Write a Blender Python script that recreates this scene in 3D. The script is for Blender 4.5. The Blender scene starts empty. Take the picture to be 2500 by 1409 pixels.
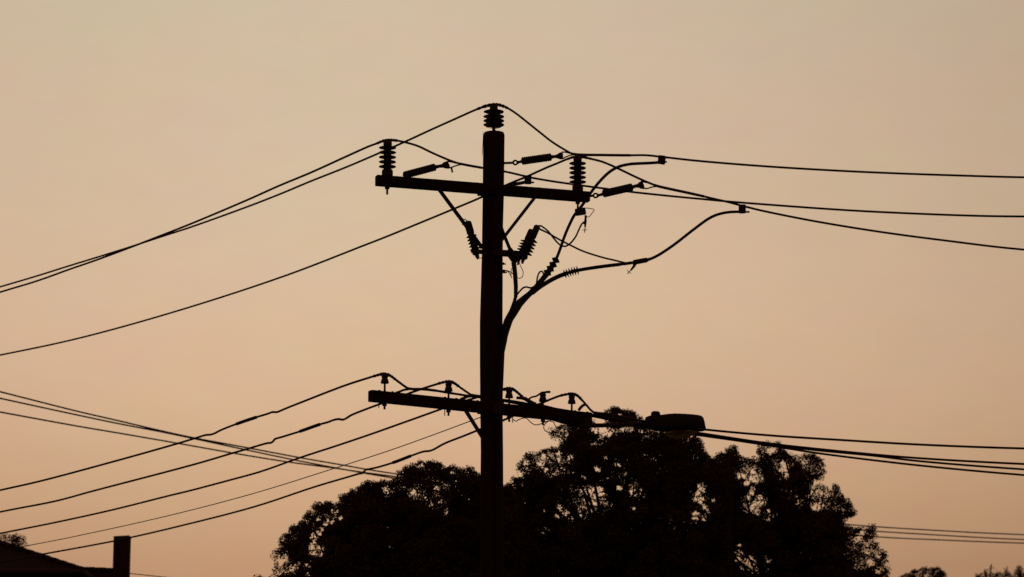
import bpy, math, random
import numpy as np
from mathutils import Vector, Matrix

random.seed(7)
R = math.radians
scene = bpy.context.scene
C = scene.collection

# ------------------------------------------------------------------ camera
CAM_Z = 1.6
FPX = 7000.0                      # focal length in pixels of a 2500 px wide frame
CX, CY = 1250.0, 704.5
PITCH = math.atan2(7.35, 35.0)
cam_d = bpy.data.cameras.new("camera")
cam = bpy.data.objects.new("camera", cam_d)
C.objects.link(cam)
cam.location = (0, 0, CAM_Z)
cam.rotation_euler = (R(90) + PITCH, 0, 0)
cam_d.sensor_width = 36.0
cam_d.lens = FPX / 2500.0 * 36.0
cam_d.clip_start = 0.1
cam_d.clip_end = 6000
cam_d.dof.use_dof = True
cam_d.dof.focus_distance = 36.0
cam_d.dof.aperture_fstop = 2.8
scene.camera = cam
FWD = Vector((0, math.cos(PITCH), math.sin(PITCH)))
UP = Vector((0, -math.sin(PITCH), math.cos(PITCH)))

# ------------------------------------------------------------------ world: hazy dusk sky
world = bpy.data.worlds.new("World")
scene.world = world
world.use_nodes = True
nt = world.node_tree
nt.nodes.clear()
N, L = nt.nodes.new, nt.links.new
SUN_AZ = R(-3.5)                  # the sun went down a little left of the pole
SUN_EL = R(1.5)


def lin(c):
    c = c / 255.0
    return c / 12.92 if c <= 0.04045 else ((c + 0.055) / 1.055) ** 2.4


FLOOR, KAPPA = (0.20, 0.105, 0.08), 10.5     # away from the sunset the smoky air turns dim and reddish


def glow(d):
    return [f + (1 - f) * math.exp(KAPPA * (d - 1)) for f in FLOOR]


# colour of the hazy air at heights above the horizon (degrees)
AIR = [(0.0, (160, 118, 85)), (6.25, (189, 148, 114)), (8.2, (206, 170, 135)),
       (9.85, (214, 180, 148)), (11.8, (214, 185, 155)), (14.3, (211, 187, 159)),
       (17.4, (206, 185, 158)), (24.0, (186, 174, 154))]
tc = N("ShaderNodeTexCoord")
sep = N("ShaderNodeSeparateXYZ")
L(tc.outputs["Generated"], sep.inputs[0])
ramp = N("ShaderNodeValToRGB")
ramp.color_ramp.interpolation = 'B_SPLINE'
els = ramp.color_ramp.elements
stops = []
for deg, c in AIR:
    e = R(deg)
    a = glow(math.cos(e))
    stops.append((math.sin(e), [lin(v) / q for v, q in zip(c, a)]))
stops.append((0.75, [0.62, 0.50, 0.40]))
stops.append((1.0, [0.52, 0.42, 0.34]))
while len(els) < len(stops):
    els.new(0.5)
for el, (p, c) in zip(els, stops):
    el.position = p
for el, (p, c) in zip(els, stops):
    el.position = p
    el.color = (*c, 1)
L(sep.outputs["Z"], ramp.inputs[0])
dot = N("ShaderNodeVectorMath"); dot.operation = 'DOT_PRODUCT'
L(tc.outputs["Generated"], dot.inputs[0])
dot.inputs[1].default_value = (math.sin(SUN_AZ), math.cos(SUN_AZ), 0)


def mth(op, a, b=None):
    n = N("ShaderNodeMath"); n.operation = op
    for i, v in enumerate((a, b)):
        if v is None:
            continue
        if isinstance(v, (int, float)):
            n.inputs[i].default_value = v
        else:
            L(v, n.inputs[i])
    return n.outputs[0]


g = mth('MULTIPLY', mth('SUBTRACT', dot.outputs["Value"], 1.0), KAPPA)
g = mth('EXPONENT', g)
gl = N("ShaderNodeVectorMath"); gl.operation = 'MULTIPLY_ADD'
L(g, gl.inputs[0])
gl.inputs[1].default_value = [1 - f for f in FLOOR]
gl.inputs[2].default_value = FLOOR
g = gl.outputs[0]
mul = N("ShaderNodeVectorMath"); mul.operation = 'MULTIPLY'
L(ramp.outputs[0], mul.inputs[0])
L(g, mul.inputs[1])
# faint uneven haze
mapn = N("ShaderNodeMapping"); mapn.inputs["Scale"].default_value = (1, 1, 2.2)
L(tc.outputs["Generated"], mapn.inputs[0])


def haze(scale, amt, detail):
    nz = N("ShaderNodeTexNoise"); nz.inputs["Scale"].default_value = scale
    nz.inputs["Detail"].default_value = detail
    L(mapn.outputs[0], nz.inputs["Vector"])
    a = N("ShaderNodeVectorMath"); a.operation = 'SUBTRACT'
    L(nz.outputs["Color"], a.inputs[0]); a.inputs[1].default_value = (.5, .5, .5)
    b = N("ShaderNodeVectorMath"); b.operation = 'MULTIPLY'
    L(a.outputs[0], b.inputs[0]); b.inputs[1].default_value = amt
    c = N("ShaderNodeVectorMath"); c.operation = 'ADD'
    L(b.outputs[0], c.inputs[0]); c.inputs[1].default_value = (1, 1, 1)
    return c.outputs[0]


m1 = N("ShaderNodeVectorMath"); m1.operation = 'MULTIPLY'
L(mul.outputs[0], m1.inputs[0]); L(haze(9, (.09, .08, .10), 3), m1.inputs[1])
m2 = N("ShaderNodeVectorMath"); m2.operation = 'MULTIPLY'
L(m1.outputs[0], m2.inputs[0]); L(haze(48, (.06, .085, .11), 5), m2.inputs[1])
bg = N("ShaderNodeBackground"); bg.inputs["Strength"].default_value = 1.0
L(m2.outputs[0], bg.inputs["Color"])
sky = N("ShaderNodeTexSky"); sky.sky_type = 'NISHITA'
sky.sun_disc = False
sky.sun_elevation = SUN_EL
sky.sun_rotation = SUN_AZ
sky.dust_density = 6.0
sky.air_density = 1.5
bg2 = N("ShaderNodeBackground"); bg2.inputs["Strength"].default_value = 0.005
L(sky.outputs[0], bg2.inputs["Color"])
addw = N("ShaderNodeAddShader")
L(bg.outputs[0], addw.inputs[0]); L(bg2.outputs[0], addw.inputs[1])
out = N("ShaderNodeOutputWorld")
L(addw.outputs[0], out.inputs["Surface"])

# ------------------------------------------------------------------ the sinking sun
sun_d = bpy.data.lights.new("sun", 'SUN')
sun_d.energy = 0.25
sun_d.angle = R(3)
sun_d.color = (1.0, 0.62, 0.35)
sun = bpy.data.objects.new("sun", sun_d)
C.objects.link(sun)
sdir = Vector((math.sin(SUN_AZ) * math.cos(SUN_EL), math.cos(SUN_AZ) * math.cos(SUN_EL), math.sin(SUN_EL)))
sun.rotation_euler = sdir.to_track_quat('Z', 'Y').to_euler()
sun.location = sdir * 400

scene.view_settings.view_transform = 'Standard'
scene.view_settings.look = 'None'
scene.view_settings.exposure = 0.0
scene.view_settings.gamma = 1.0

# ================================================================== helpers


def at(px, py, Y):
    d = FWD + Vector((1, 0, 0)) * ((px - CX) / FPX) + UP * ((CY - py) / FPX)
    t = Y / d.y
    return Vector((d.x * t, Y, CAM_Z + d.z * t))


def y_for(px, py, z):
    d = FWD + Vector((1, 0, 0)) * ((px - CX) / FPX) + UP * ((CY - py) / FPX)
    return (z - CAM_Z) * d.y / d.z


def mpp(p):
    """metres per photo pixel at a point"""
    return (p - Vector((0, 0, CAM_Z))).dot(FWD) / FPX


POLE_Y = 35.0
K = mpp(at(1200, 700, POLE_Y))

MATS = {}


def mat(name, c1, c2=None, rough=0.8, scale=8.0, stretch=(1, 1, 1), metallic=0.0, spec=0.2, bump=0.0, trans=0.0):
    m = bpy.data.materials.new(name)
    m.use_nodes = True
    t = m.node_tree
    b = t.nodes["Principled BSDF"]
    b.inputs["Roughness"].default_value = rough
    b.inputs["Metallic"].default_value = metallic
    b.inputs["Specular IOR Level"].default_value = spec
    if trans:
        b.inputs["Transmission Weight"].default_value = trans
    tcn = t.nodes.new("ShaderNodeTexCoord")
    mp = t.nodes.new("ShaderNodeMapping"); mp.inputs["Scale"].default_value = stretch
    nz = t.nodes.new("ShaderNodeTexNoise"); nz.inputs["Scale"].default_value = scale
    nz.inputs["Detail"].default_value = 6
    t.links.new(tcn.outputs["Object"], mp.inputs[0]); t.links.new(mp.outputs[0], nz.inputs["Vector"])
    cr = t.nodes.new("ShaderNodeValToRGB")
    cr.color_ramp.elements[0].position = .32; cr.color_ramp.elements[1].position = .68
    cr.color_ramp.elements[0].color = (*c1, 1); cr.color_ramp.elements[1].color = (*(c2 or c1), 1)
    t.links.new(nz.outputs["Fac"], cr.inputs[0])
    t.links.new(cr.outputs[0], b.inputs["Base Color"])
    if bump:
        bm = t.nodes.new("ShaderNodeBump"); bm.inputs["Strength"].default_value = bump
        bm.inputs["Distance"].default_value = 0.01
        t.links.new(nz.outputs["Fac"], bm.inputs["Height"]); t.links.new(bm.outputs[0], b.inputs["Normal"])
    MATS[name] = m
    return m


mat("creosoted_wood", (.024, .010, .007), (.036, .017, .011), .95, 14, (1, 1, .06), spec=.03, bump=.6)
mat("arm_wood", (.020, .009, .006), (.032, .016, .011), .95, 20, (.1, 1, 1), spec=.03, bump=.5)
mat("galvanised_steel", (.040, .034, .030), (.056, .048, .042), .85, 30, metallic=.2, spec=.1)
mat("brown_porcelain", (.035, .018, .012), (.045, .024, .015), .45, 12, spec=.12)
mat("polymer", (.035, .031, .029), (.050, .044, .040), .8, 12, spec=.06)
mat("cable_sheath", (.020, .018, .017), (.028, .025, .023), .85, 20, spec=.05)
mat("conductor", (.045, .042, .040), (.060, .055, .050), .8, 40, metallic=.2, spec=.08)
mat("leaf", (.055, .034, .016), (.080, .056, .026), .9, 1.3, spec=.02)
mat("leaf_far", (.034, .036, .020), (.050, .050, .028), .9, 1.0, spec=.02)
mat("bark", (.045, .034, .026), (.075, .058, .045), .95, 9, (1, 1, .2), spec=.02, bump=.6)
mat("lamp_paint", (.022, .018, .016), (.028, .023, .020), .7, 18, spec=.1)
mat("lamp_glass", (.24, .18, .11), (.30, .23, .15), .35, 5, spec=.15, trans=.85)
mat("brick", (.040, .018, .013), (.056, .026, .018), .95, 16, spec=.03, bump=.5)
mat("mortar", (.07, .06, .05), (.09, .075, .065), .95, 20, spec=.03)
mat("roof_tile", (.020, .011, .009), (.028, .016, .012), .9, 6, spec=.04, bump=.4)
mat("render_wall", (.16, .14, .12), (.20, .175, .15), .95, 5, spec=.03)
mat("dry_grass", (.05, .05, .025), (.085, .075, .04), 1.0, 0.35, spec=.0, bump=.5)


class MB:
    def __init__(self):
        self.v, self.f = [], []

    def ring_tube(self, rings, cap=True):
        b = len(self.v); n = len(rings[0])
        for r in rings:
            self.v.extend([tuple(p) for p in r])
        for i in range(len(rings) - 1):
            for j in range(n):
                a = b + i * n + j; c = b + i * n + (j + 1) % n
                self.f.append((a, c, c + n, a + n))
        if cap:
            self.f.append(tuple(b + j for j in reversed(range(n))))
            e = b + (len(rings) - 1) * n
            self.f.append(tuple(e + j for j in range(n)))
        return self

    def tube(self, pts, r, n=8, cap=True, squash=None):
        pts = [Vector(p) for p in pts]
        m = len(pts)
        rr = r if isinstance(r, (list, tuple)) else [r] * m
        t = (pts[1] - pts[0]).normalized()
        ref = Vector((0, 0, 1)) if abs(t.z) < .9 else Vector((0, 1, 0))
        u = t.cross(ref).normalized()
        rings = []
        for i, p in enumerate(pts):
            a = pts[max(i - 1, 0)]; b = pts[min(i + 1, m - 1)]
            t = (b - a)
            t = t.normalized() if t.length > 1e-9 else Vector((0, 0, 1))
            u = (u - t * u.dot(t))
            u = u.normalized() if u.length > 1e-6 else t.orthogonal().normalized()
            w = t.cross(u)
            rings.append([p + (u * math.cos(2 * math.pi * k / n) + w * math.sin(2 * math.pi * k / n)) * rr[i] for k in range(n)])
        return self.ring_tube(rings, cap)

    def lathe(self, p, axis, prof, n=16):
        p = Vector(p); axis = Vector(axis).normalized()
        u = axis.orthogonal().normalized(); w = axis.cross(u)
        rings = [[p + axis * h + (u * math.cos(2 * math.pi * k / n) + w * math.sin(2 * math.pi * k / n)) * max(r, 1e-4) for k in range(n)] for r, h in prof]
        return self.ring_tube(rings)

    def bar(self, p0, p1, w, t, side=None):
        """square-edged bar: w along `side`, t across"""
        p0, p1 = Vector(p0), Vector(p1)
        ax = (p1 - p0).normalized()
        s = Vector(side) if side else Vector((0, 0, 1))
        s = (s - ax * s.dot(ax)).normalized(); q = ax.cross(s)
        rings = []
        for p in (p0, p1):
            rings.append([p + s * (w / 2) * a + q * (t / 2) * b for a, b in ((1, 1), (-1, 1), (-1, -1), (1, -1))])
        return self.ring_tube(rings)

    def bevel_bar(self, p0, p1, w, t, side=None, bv=.006):
        p0, p1 = Vector(p0), Vector(p1)
        ax = (p1 - p0).normalized()
        s = Vector(side) if side else Vector((0, 0, 1))
        s = (s - ax * s.dot(ax)).normalized(); q = ax.cross(s)

        def ring(p, w, t):
            a, b = w / 2, t / 2; e = min(bv, a * .5, b * .5)
            return [p + s * x + q * y for x, y in ((a, b - e), (a - e, b), (-a + e, b), (-a, b - e), (-a, -b + e), (-a + e, -b), (a - e, -b), (a, -b + e))]
        rings = [ring(p0, w - 2 * bv, t - 2 * bv), ring(p0 + ax * bv, w, t), ring(p1 - ax * bv, w, t), ring(p1, w - 2 * bv, t - 2 * bv)]
        return self.ring_tube(rings)

    def build(self, name, m, parent=None, loc=None, smooth=False):
        off = Vector(loc) if loc is not None else (Vector(parent["_o"]) if parent is not None and "_o" in parent else Vector())
        me = bpy.data.meshes.new(name)
        me.from_pydata([tuple(Vector(v) - off) for v in self.v], [], self.f)
        me.materials.append(MATS[m])
        if smooth:
            me.polygons.foreach_set("use_smooth", [True] * len(me.polygons))
        me.update()
        o = bpy.data.objects.new(name, me)
        C.objects.link(o)
        if parent is not None:
            o.parent = parent
            if "_o" in parent:
                o["_o"] = parent["_o"]
        elif loc is not None:
            o.location = off
            o["_o"] = tuple(off)
        return o


def tag(o, label, cat, group=None, kind=None):
    o["label"] = label
    o["category"] = cat
    if group:
        o["group"] = group
    if kind:
        o["kind"] = kind
    return o


def thing(name, label, cat, loc=(0, 0, 0), group=None):
    o = bpy.data.objects.new(name, None)
    o.empty_display_size = .2
    C.objects.link(o)
    o.location = loc
    o["_o"] = tuple(loc)
    return tag(o, label, cat, group)


def dup(root, loc, label, rot=None):
    def cp(o, parent):
        c = o.copy(); C.objects.link(c)
        if parent is not None:
            c.parent = parent
        for ch in [x for x in o.children]:
            cp(ch, c)
        return c
    r = cp(root, None)
    r.location = loc; r["_o"] = tuple(loc)
    if rot is not None:
        r.rotation_euler = rot
    r["label"] = label
    return r


def smooth_path(pts, sub=6):
    """Catmull-Rom through photo points (px, py, Y)"""
    P = [np.array(p, float) for p in pts]
    P = [2 * P[0] - P[1]] + P + [2 * P[-1] - P[-2]]
    outp = []
    for i in range(1, len(P) - 2):
        p0, p1, p2, p3 = P[i - 1], P[i], P[i + 1], P[i + 2]
        def tj(a, b):
            return max(np.hypot(*(b - a)[:2]), 1e-3) ** .5
        t0 = 0; t1 = t0 + tj(p0, p1); t2 = t1 + tj(p1, p2); t3 = t2 + tj(p2, p3)
        for s in range(sub):
            t = t1 + (t2 - t1) * s / sub
            A1 = (t1 - t) / (t1 - t0) * p0 + (t - t0) / (t1 - t0) * p1
            A2 = (t2 - t) / (t2 - t1) * p1 + (t - t1) / (t2 - t1) * p2
            A3 = (t3 - t) / (t3 - t2) * p2 + (t - t2) / (t3 - t2) * p3
            B1 = (t2 - t) / (t2 - t0) * A1 + (t - t0) / (t2 - t0) * A2
            B2 = (t3 - t) / (t3 - t1) * A2 + (t - t1) / (t3 - t1) * A3
            outp.append((t2 - t) / (t2 - t1) * B1 + (t - t1) / (t2 - t1) * B2)
    outp.append(P[-2])
    return outp


def fill_y(pts):
    """points given without a distance take it from their neighbours along the run"""
    s = [0.0]
    for a, b in zip(pts, pts[1:]):
        s.append(s[-1] + math.hypot(b[0] - a[0], b[1] - a[1]))
    ks = [(s[i], p[2]) for i, p in enumerate(pts) if len(p) > 2]
    ys = np.interp(s, [k[0] for k in ks], [k[1] for k in ks])
    return [(p[0], p[1], y) for p, y in zip(pts, ys)]


def run(pts, sub=6):
    sp = smooth_path(fill_y(pts), sub)
    return [at(*p) for p in sp], [p[0] for p in sp]


def piece(P, X, x0, x1):
    return [p for p, x in zip(P, X) if min(x0, x1) <= x <= max(x0, x1)]


def hang(name, label, cat, pts, wpx, m="conductor", group=None, sleeves=(), sub=6, n=8, base=None):
    """one run of wire or cable; sleeves = (part name, x0, x1, width px)"""
    P, X = run(pts, sub)
    loc = P[0] if base is None else base
    t = thing(name, label, cat, loc, group)
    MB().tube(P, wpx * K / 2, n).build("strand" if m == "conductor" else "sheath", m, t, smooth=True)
    for nm, x0, x1, w in sleeves:
        q = piece(P, X, x0, x1)
        if len(q) < 2:
            q = [at(*p) for p in smooth_path(fill_y(pts), 40) if min(x0, x1) <= p[0] <= max(x0, x1)]
        rr = [w * K / 2 * (1 + (.2 * math.sin(i * 2.1) if nm == 'tie_wrap' else 0)) for i in range(len(q))]
        MB().tube(q, rr, n).build(nm, "conductor" if m == "conductor" else "polymer", t, smooth=True)
    return t


# ================================================================== setting
g = MB()
S = 3000.0
g.v = [(-S, -S, 0), (S, -S, 0), (S, S, 0), (-S, S, 0)]
g.f = [(0, 1, 2, 3)]
go = g.build("ground", "dry_grass")
go["kind"] = "structure"

# ================================================================== the pole
PY = POLE_Y
pole_base = at(1201, 1180, PY); pole_base.z = 0
pole = thing("utility_pole", "tall dark wooden power pole carrying two crossarms", "utility pole", pole_base)
edges = [(326.5, 1181.5, 1230.5), (330, 1179, 1232.5), (378, 1179.2, 1232), (480, 1178.3, 1230.6), (545, 1177, 1228.3), (620, 1176, 1227.2),
         (700, 1173.8, 1227.2), (790, 1171.6, 1227), (890, 1172, 1225.8), (1010, 1173, 1227.3), (1100, 1174, 1228), (1185, 1173, 1228)]
rings = []
nseg = 20
rng = random.Random(3)
for y, xl, xr in edges:
    c = at((xl + xr) / 2, y, PY); r = (xr - xl) / 2 * K
    rings.append((c, r))
rings.append((Vector((rings[-1][0].x, PY, 2.5)), .152))
rings.append((Vector((rings[-1][0].x, PY, 0.0)), .165))
m = MB()
m.ring_tube([[c + Vector((math.cos(a) * r, math.sin(a) * r, 0)) * (1 + .012 * math.sin(5 * a + i)) for a in [2 * math.pi * k / nseg for k in range(nseg)]]
             for i, (c, r) in enumerate(reversed(rings))])
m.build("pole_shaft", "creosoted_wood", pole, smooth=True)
# domed cap on top of the shaft
tc_ = at(1206, 325.5, PY)
MB().lathe(tc_, (0, 0, 1), [(25.8 * K, -.012), (24.5 * K, .004), (17 * K, .012), (6 * K, .016), (0, .016)], 20).build("pole_cap", "galvanised_steel", pole, smooth=True)
# metal plate curling off the left side of the top
pl = MB()
pl.bar(at(1180.0, 326, PY - .02), at(1177.2, 377.5, PY - .02), .003, .16, side=(1, 0, 0))
pl.build("pole_plate", "galvanised_steel", pole)

Z_TOP = at(1202, 459.8, PY - .19).z
Z_LOW = at(1200, 996.0, PY - .19).z
FY = PY - .19


def arm_pt(px, z, l, r):
    """point on an arm: pixel column on the level line between its two ends"""
    (lx, ly), (rx, ry) = l, r
    A = at(lx, ly, y_for(lx, ly, z)); B = at(rx, ry, y_for(rx, ry, z))
    lo, hi = -.2, 1.2
    for _ in range(50):
        t = (lo + hi) / 2
        p = A.lerp(B, t)
        v = p - Vector((0, 0, CAM_Z))
        x = CX + FPX * v.x / v.dot(FWD)
        if x < px:
            lo = t
        else:
            hi = t
    return A.lerp(B, t)


TA = ((918, 440.5), (1438, 481.5))
LA = ((903, 966.5), (1440, 1021.5))


def top_arm(px): return arm_pt(px, Z_TOP, *TA)
def low_arm(px): return arm_pt(px, Z_LOW, *LA)


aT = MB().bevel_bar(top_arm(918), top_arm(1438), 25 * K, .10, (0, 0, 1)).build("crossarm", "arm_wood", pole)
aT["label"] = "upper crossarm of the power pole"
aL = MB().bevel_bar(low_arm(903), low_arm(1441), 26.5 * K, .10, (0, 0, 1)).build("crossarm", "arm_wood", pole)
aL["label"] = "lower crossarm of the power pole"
YT = lambda px: top_arm(px).y
YL = lambda px: low_arm(px).y

# braces
for a, b, arm in (((1067, 464), (1178, 606), aT), ((1309, 486), (1222, 590), aT), ((1133, 1004), (1184, 1078), aL), ((1262, 1015), (1218, 1075), None)):
    if arm is None:
        continue
    Ya = (YT if arm is aT else YL)(a[0]) + .052
    p0 = at(a[0], a[1] - 8, Ya); p1 = at(b[0], b[1], PY - .15)
    MB().bar(p0, p1, 9.5 * K, .008, side=(1, 0, .6)).build("brace", "galvanised_steel", arm)
# bolts through the arms
for px in (970, 1062, 1166, 1316, 1420):
    p = top_arm(px) + Vector((0, 0, 12.4 * K))
    MB().lathe(p, (0, 0, 1), [(.018, 0), (.018, .006), (.010, .007), (.010, .012), (.003, .014)], 8).build("bolt", "galvanised_steel", aT)
for px in (926, 958, 1086, 1114, 1166, 1404, 1434):
    p = low_arm(px) + Vector((0, 0, 13.2 * K))
    MB().lathe(p, (0, 0, 1), [(.022, 0), (.022, .008), (.012, .009), (.012, .016), (.003, .018)], 8).build("bolt", "galvanised_steel", aL)
# gain blocks where the arms meet the shaft
for arm, z in ((aT, Z_TOP), (aL, Z_LOW)):
    px = 1171
    p = (top_arm if arm is aT else low_arm)(px)
    MB().bevel_bar(p + Vector((-.03, .075, 0)), p + Vector((.30, .075, -.0)), 29 * K, .045, (0, 0, 1)).build("gain_plate", "galvanised_steel", arm)
# U shaped wire staples below the lower arm
for px, ln in ((925.5, 15), (1086, 18), (1251.5, 18)):
    p = low_arm(px) + Vector((0, -.03, -13 * K))
    MB().tube([p + Vector((0, 0, .03)), p - Vector((0, 0, ln * K))], 1.1 * K, 6).build("staple", "galvanised_steel", aL)

# bracket that carries the arresters
br = MB()
br.bevel_bar(at(1205, 617, PY - .16), at(1276, 621, PY - .19), 15 * K, .06, (0, 0, 1))
br.bevel_bar(at(1240, 610, PY - .2), at(1262, 640, PY - .2), 20 * K, .05, (1, 0, 0))
br.build("arrester_bracket", "galvanised_steel", pole)
MB().bevel_bar(at(1150, 612, PY - .17), at(1190, 617, PY - .17), 10 * K, .05, (0, 0, 1)).build("arrester_bracket", "galvanised_steel", pole)
for x, y, s in ((1229, 643, 7), (1230, 663, 8)):
    MB().lathe(at(x - 5, y, PY - .05), (1, 0, -.2), [(s * .45 * K, 0), (s * .45 * K, s * K), (s * .25 * K, s * 1.1 * K), (s * .25 * K, s * 1.6 * K)], 8).build("clamp_bolt", "galvanised_steel", pole)

# ================================================================== post insulators
IG = "post insulators holding the upper conductors"


def post_insulator(label, loc):
    t = thing("post_insulator", label, "insulator", (0, 0, 0), IG)
    k = K
    MB().lathe((0, 0, 0), (0, 0, 1), [(12.5 * k, 0), (13.5 * k, .5 * k), (13.5 * k, 14 * k), (12.6 * k, 15 * k), (11.5 * k, 16.5 * k)], 16).build("base_collar", "galvanised_steel", t, smooth=False)
    MB().lathe((0, 0, 16.3 * k), (0, 0, 1), [(9.4 * k, 0), (9.1 * k, 60 * k)], 16).build("core", "brown_porcelain", t, smooth=True)
    sh = None
    for i in range(5):
        h = (24.2 + 11.85 * i) * k
        if sh is None:
            sh = MB().lathe((0, 0, 0), (0, 0, 1), [(9 * k, -1.6 * k), (12 * k, -1.5 * k), (17 * k, -1.4 * k), (20.3 * k, -1.2 * k), (21.2 * k, -.5 * k), (20.8 * k, .2 * k), (17 * k, .9 * k), (12 * k, 1.9 * k), (9 * k, 2.8 * k)], 22).build("shed", "brown_porcelain", t, smooth=True)
            o = sh
        else:
            o = sh.copy(); C.objects.link(o); o.parent = t
        o.location = (0, 0, h)
    MB().lathe((0, 0, 76 * k), (0, 0, 1), [(9.2 * k, 0), (10.6 * k, 2 * k), (10.6 * k, 9 * k), (9 * k, 11 * k), (4 * k, 11.5 * k)], 16).build("cap", "brown_porcelain", t, smooth=True)
    MB().lathe((0, 0, -26 * k), (0, 0, -1), [(5.8 * k, -1 * k), (5.8 * k, 5.5 * k), (4.2 * k, 6 * k), (2.6 * k, 6.5 * k), (2.6 * k, 19 * k), (2 * k, 19.5 * k)], 10).build("stud", "galvanised_steel", t)
    t.location = loc; t["_o"] = tuple(loc)
    return t


pA = top_arm(945.5) + Vector((0, 0, 12.4 * K))
ins_l = post_insulator("five-shed post insulator on the left end of the upper crossarm", pA)
pB = top_arm(1410.5) + Vector((0, 0, 12.4 * K))
ins_r = dup(ins_l, pB, "five-shed post insulator on the right end of the upper crossarm")

pC = at(1205.5, 321, PY)
tp = thing("post_insulator", "four-shed insulator standing on the very top of the pole", "insulator", pC, IG)
MB().lathe(pC, (0, 0, 1), [(7.5 * K, -5 * K), (5.5 * K, 1 * K), (4.2 * K, 3 * K), (4.2 * K, 14 * K)], 12).build("pin", "galvanised_steel", tp)
MB().lathe(pC, (0, 0, 1), [(17 * K, 11.2 * K), (20.5 * K, 12.8 * K), (19 * K, 20 * K), (17 * K, 30 * K), (14.5 * K, 41 * K), (13 * K, 50 * K), (11 * K, 56 * K), (9.8 * K, 60 * K), (9.8 * K, 64 * K), (8 * K, 66 * K)], 18).build("core", "brown_porcelain", tp, smooth=True)
for h, r0 in ((17.0, 19.5), (27.2, 17.6), (38.0, 15.0), (50.4, 12.5)):
    rr = 26 if h < 45 else 25.3
    MB().lathe(pC, (0, 0, 1), [(r0 * K, (h - 1.6) * K), (rr * .86 * K, (h - 1.5) * K), (rr * .98 * K, (h - 1.1) * K), (rr * K, h * K), (rr * .9 * K, (h + .7) * K), (r0 * K, (h + 2.2) * K)], 22).build("shed", "brown_porcelain", tp, smooth=True)

# ================================================================== strain insulators
SG = "strain insulators anchoring the upper conductors on the right"


def strain_insulator(label, rod, ring, b0, b1, n0, c_hi, c_lo, tails, Y0, Y1, half):
    a = at(*rod, Y0)
    t = thing("strain_insulator", label, "insulator", a, SG)
    xs = [rod[0], n0[0]]
    Yof = lambda x: float(np.interp(x, [rod[0], c_hi[0]], [Y0, Y1]))
    if ring:
        rc = at(ring[0], ring[1], Yof(ring[0]))
        MB().tube([a, at(ring[0] - 5, ring[1] + .5, Yof(ring[0]))], 3 * K, 8).build("eye_bolt", "galvanised_steel", t, smooth=True)
        pts = [rc + (Vector((1, 0, 0)) * math.cos(q) + Vector((0, 0, 1)) * math.sin(q)) * 5.2 * K for q in [2 * math.pi * i / 14 for i in range(15)]]
        MB().tube(pts, 2.4 * K, 8).build("eye_ring", "galvanised_steel", t, smooth=True)
        MB().tube([at(ring[0] + 4, ring[1], Yof(ring[0])), at(ring[0] + 9, ring[1] - 1, Yof(ring[0])), at(b0[0] + 2, b0[1], Yof(b0[0]))], [5.2 * K, 3.2 * K, 4.5 * K], 10).build("clevis", "galvanised_steel", t, smooth=True)
    p0, p1 = at(*b0, Yof(b0[0])), at(*b1, Yof(b1[0]))
    ax = (p1 - p0); ln = ax.length
    MB().lathe(p0, ax, [(half * .45 * K, -.01), (half * .86 * K, .012), (half * .86 * K, ln - .012), (half * .45 * K, ln + .01)], 16).build("core", "polymer", t, smooth=True)
    nsh = 15
    shm = None
    q = ax.to_track_quat('Z', 'Y').to_euler()
    for i in range(nsh):
        if shm is None:
            shm = MB().lathe((0, 0, 0), (0, 0, 1), [(half * .8 * K, -.35 * ln / nsh), (half * K * .97, -.16 * ln / nsh), (half * K, 0), (half * K * .97, .16 * ln / nsh), (half * .8 * K, .35 * ln / nsh)], 16)
            shm = shm.build("rib", "polymer", None, smooth=True)
            o = shm
        else:
            o = shm.copy(); C.objects.link(o)
        o.parent = t
        o.location = p0 + ax * ((i + .5) / nsh) - a
        o.rotation_euler = q
        if i in (0, nsh - 1):
            o.scale = (1.06, 1.06, 1)
    pn = at(*n0, Yof(n0[0]))
    hi, lo_ = at(*c_hi, Yof(c_hi[0])), at(*c_lo, Yof(c_lo[0]))
    mid = (hi + lo_) / 2
    cl = MB()
    cl.tube([p1, pn], [5 * K, 4 * K], 10)
    s = (hi - lo_).normalized(); q2 = (mid - pn).normalized().cross(s).normalized()
    h1 = (hi - lo_).length / 2
    rings = []
    for tt, hh, th in ((-.15, .42, 3.5), (.35, .55, 5), (.6, .92, 6), (.85, 1.08, 6), (1, 1.0, 5.5)):
        c = pn.lerp(mid, tt)
        rings.append([c + s * h1 * hh * math.cos(2 * math.pi * k / 12) + q2 * th * K * math.sin(2 * math.pi * k / 12) for k in range(12)])
    cl.ring_tube(rings)
    cl.build("wedge_clamp", "galvanised_steel", t, smooth=True)
    for tail, w in tails:
        MB().tube([at(x, y, Yof(x)) for x, y in tail], w * K / 2, 6).build("bail", "galvanised_steel", t, smooth=True)
    return t


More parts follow.
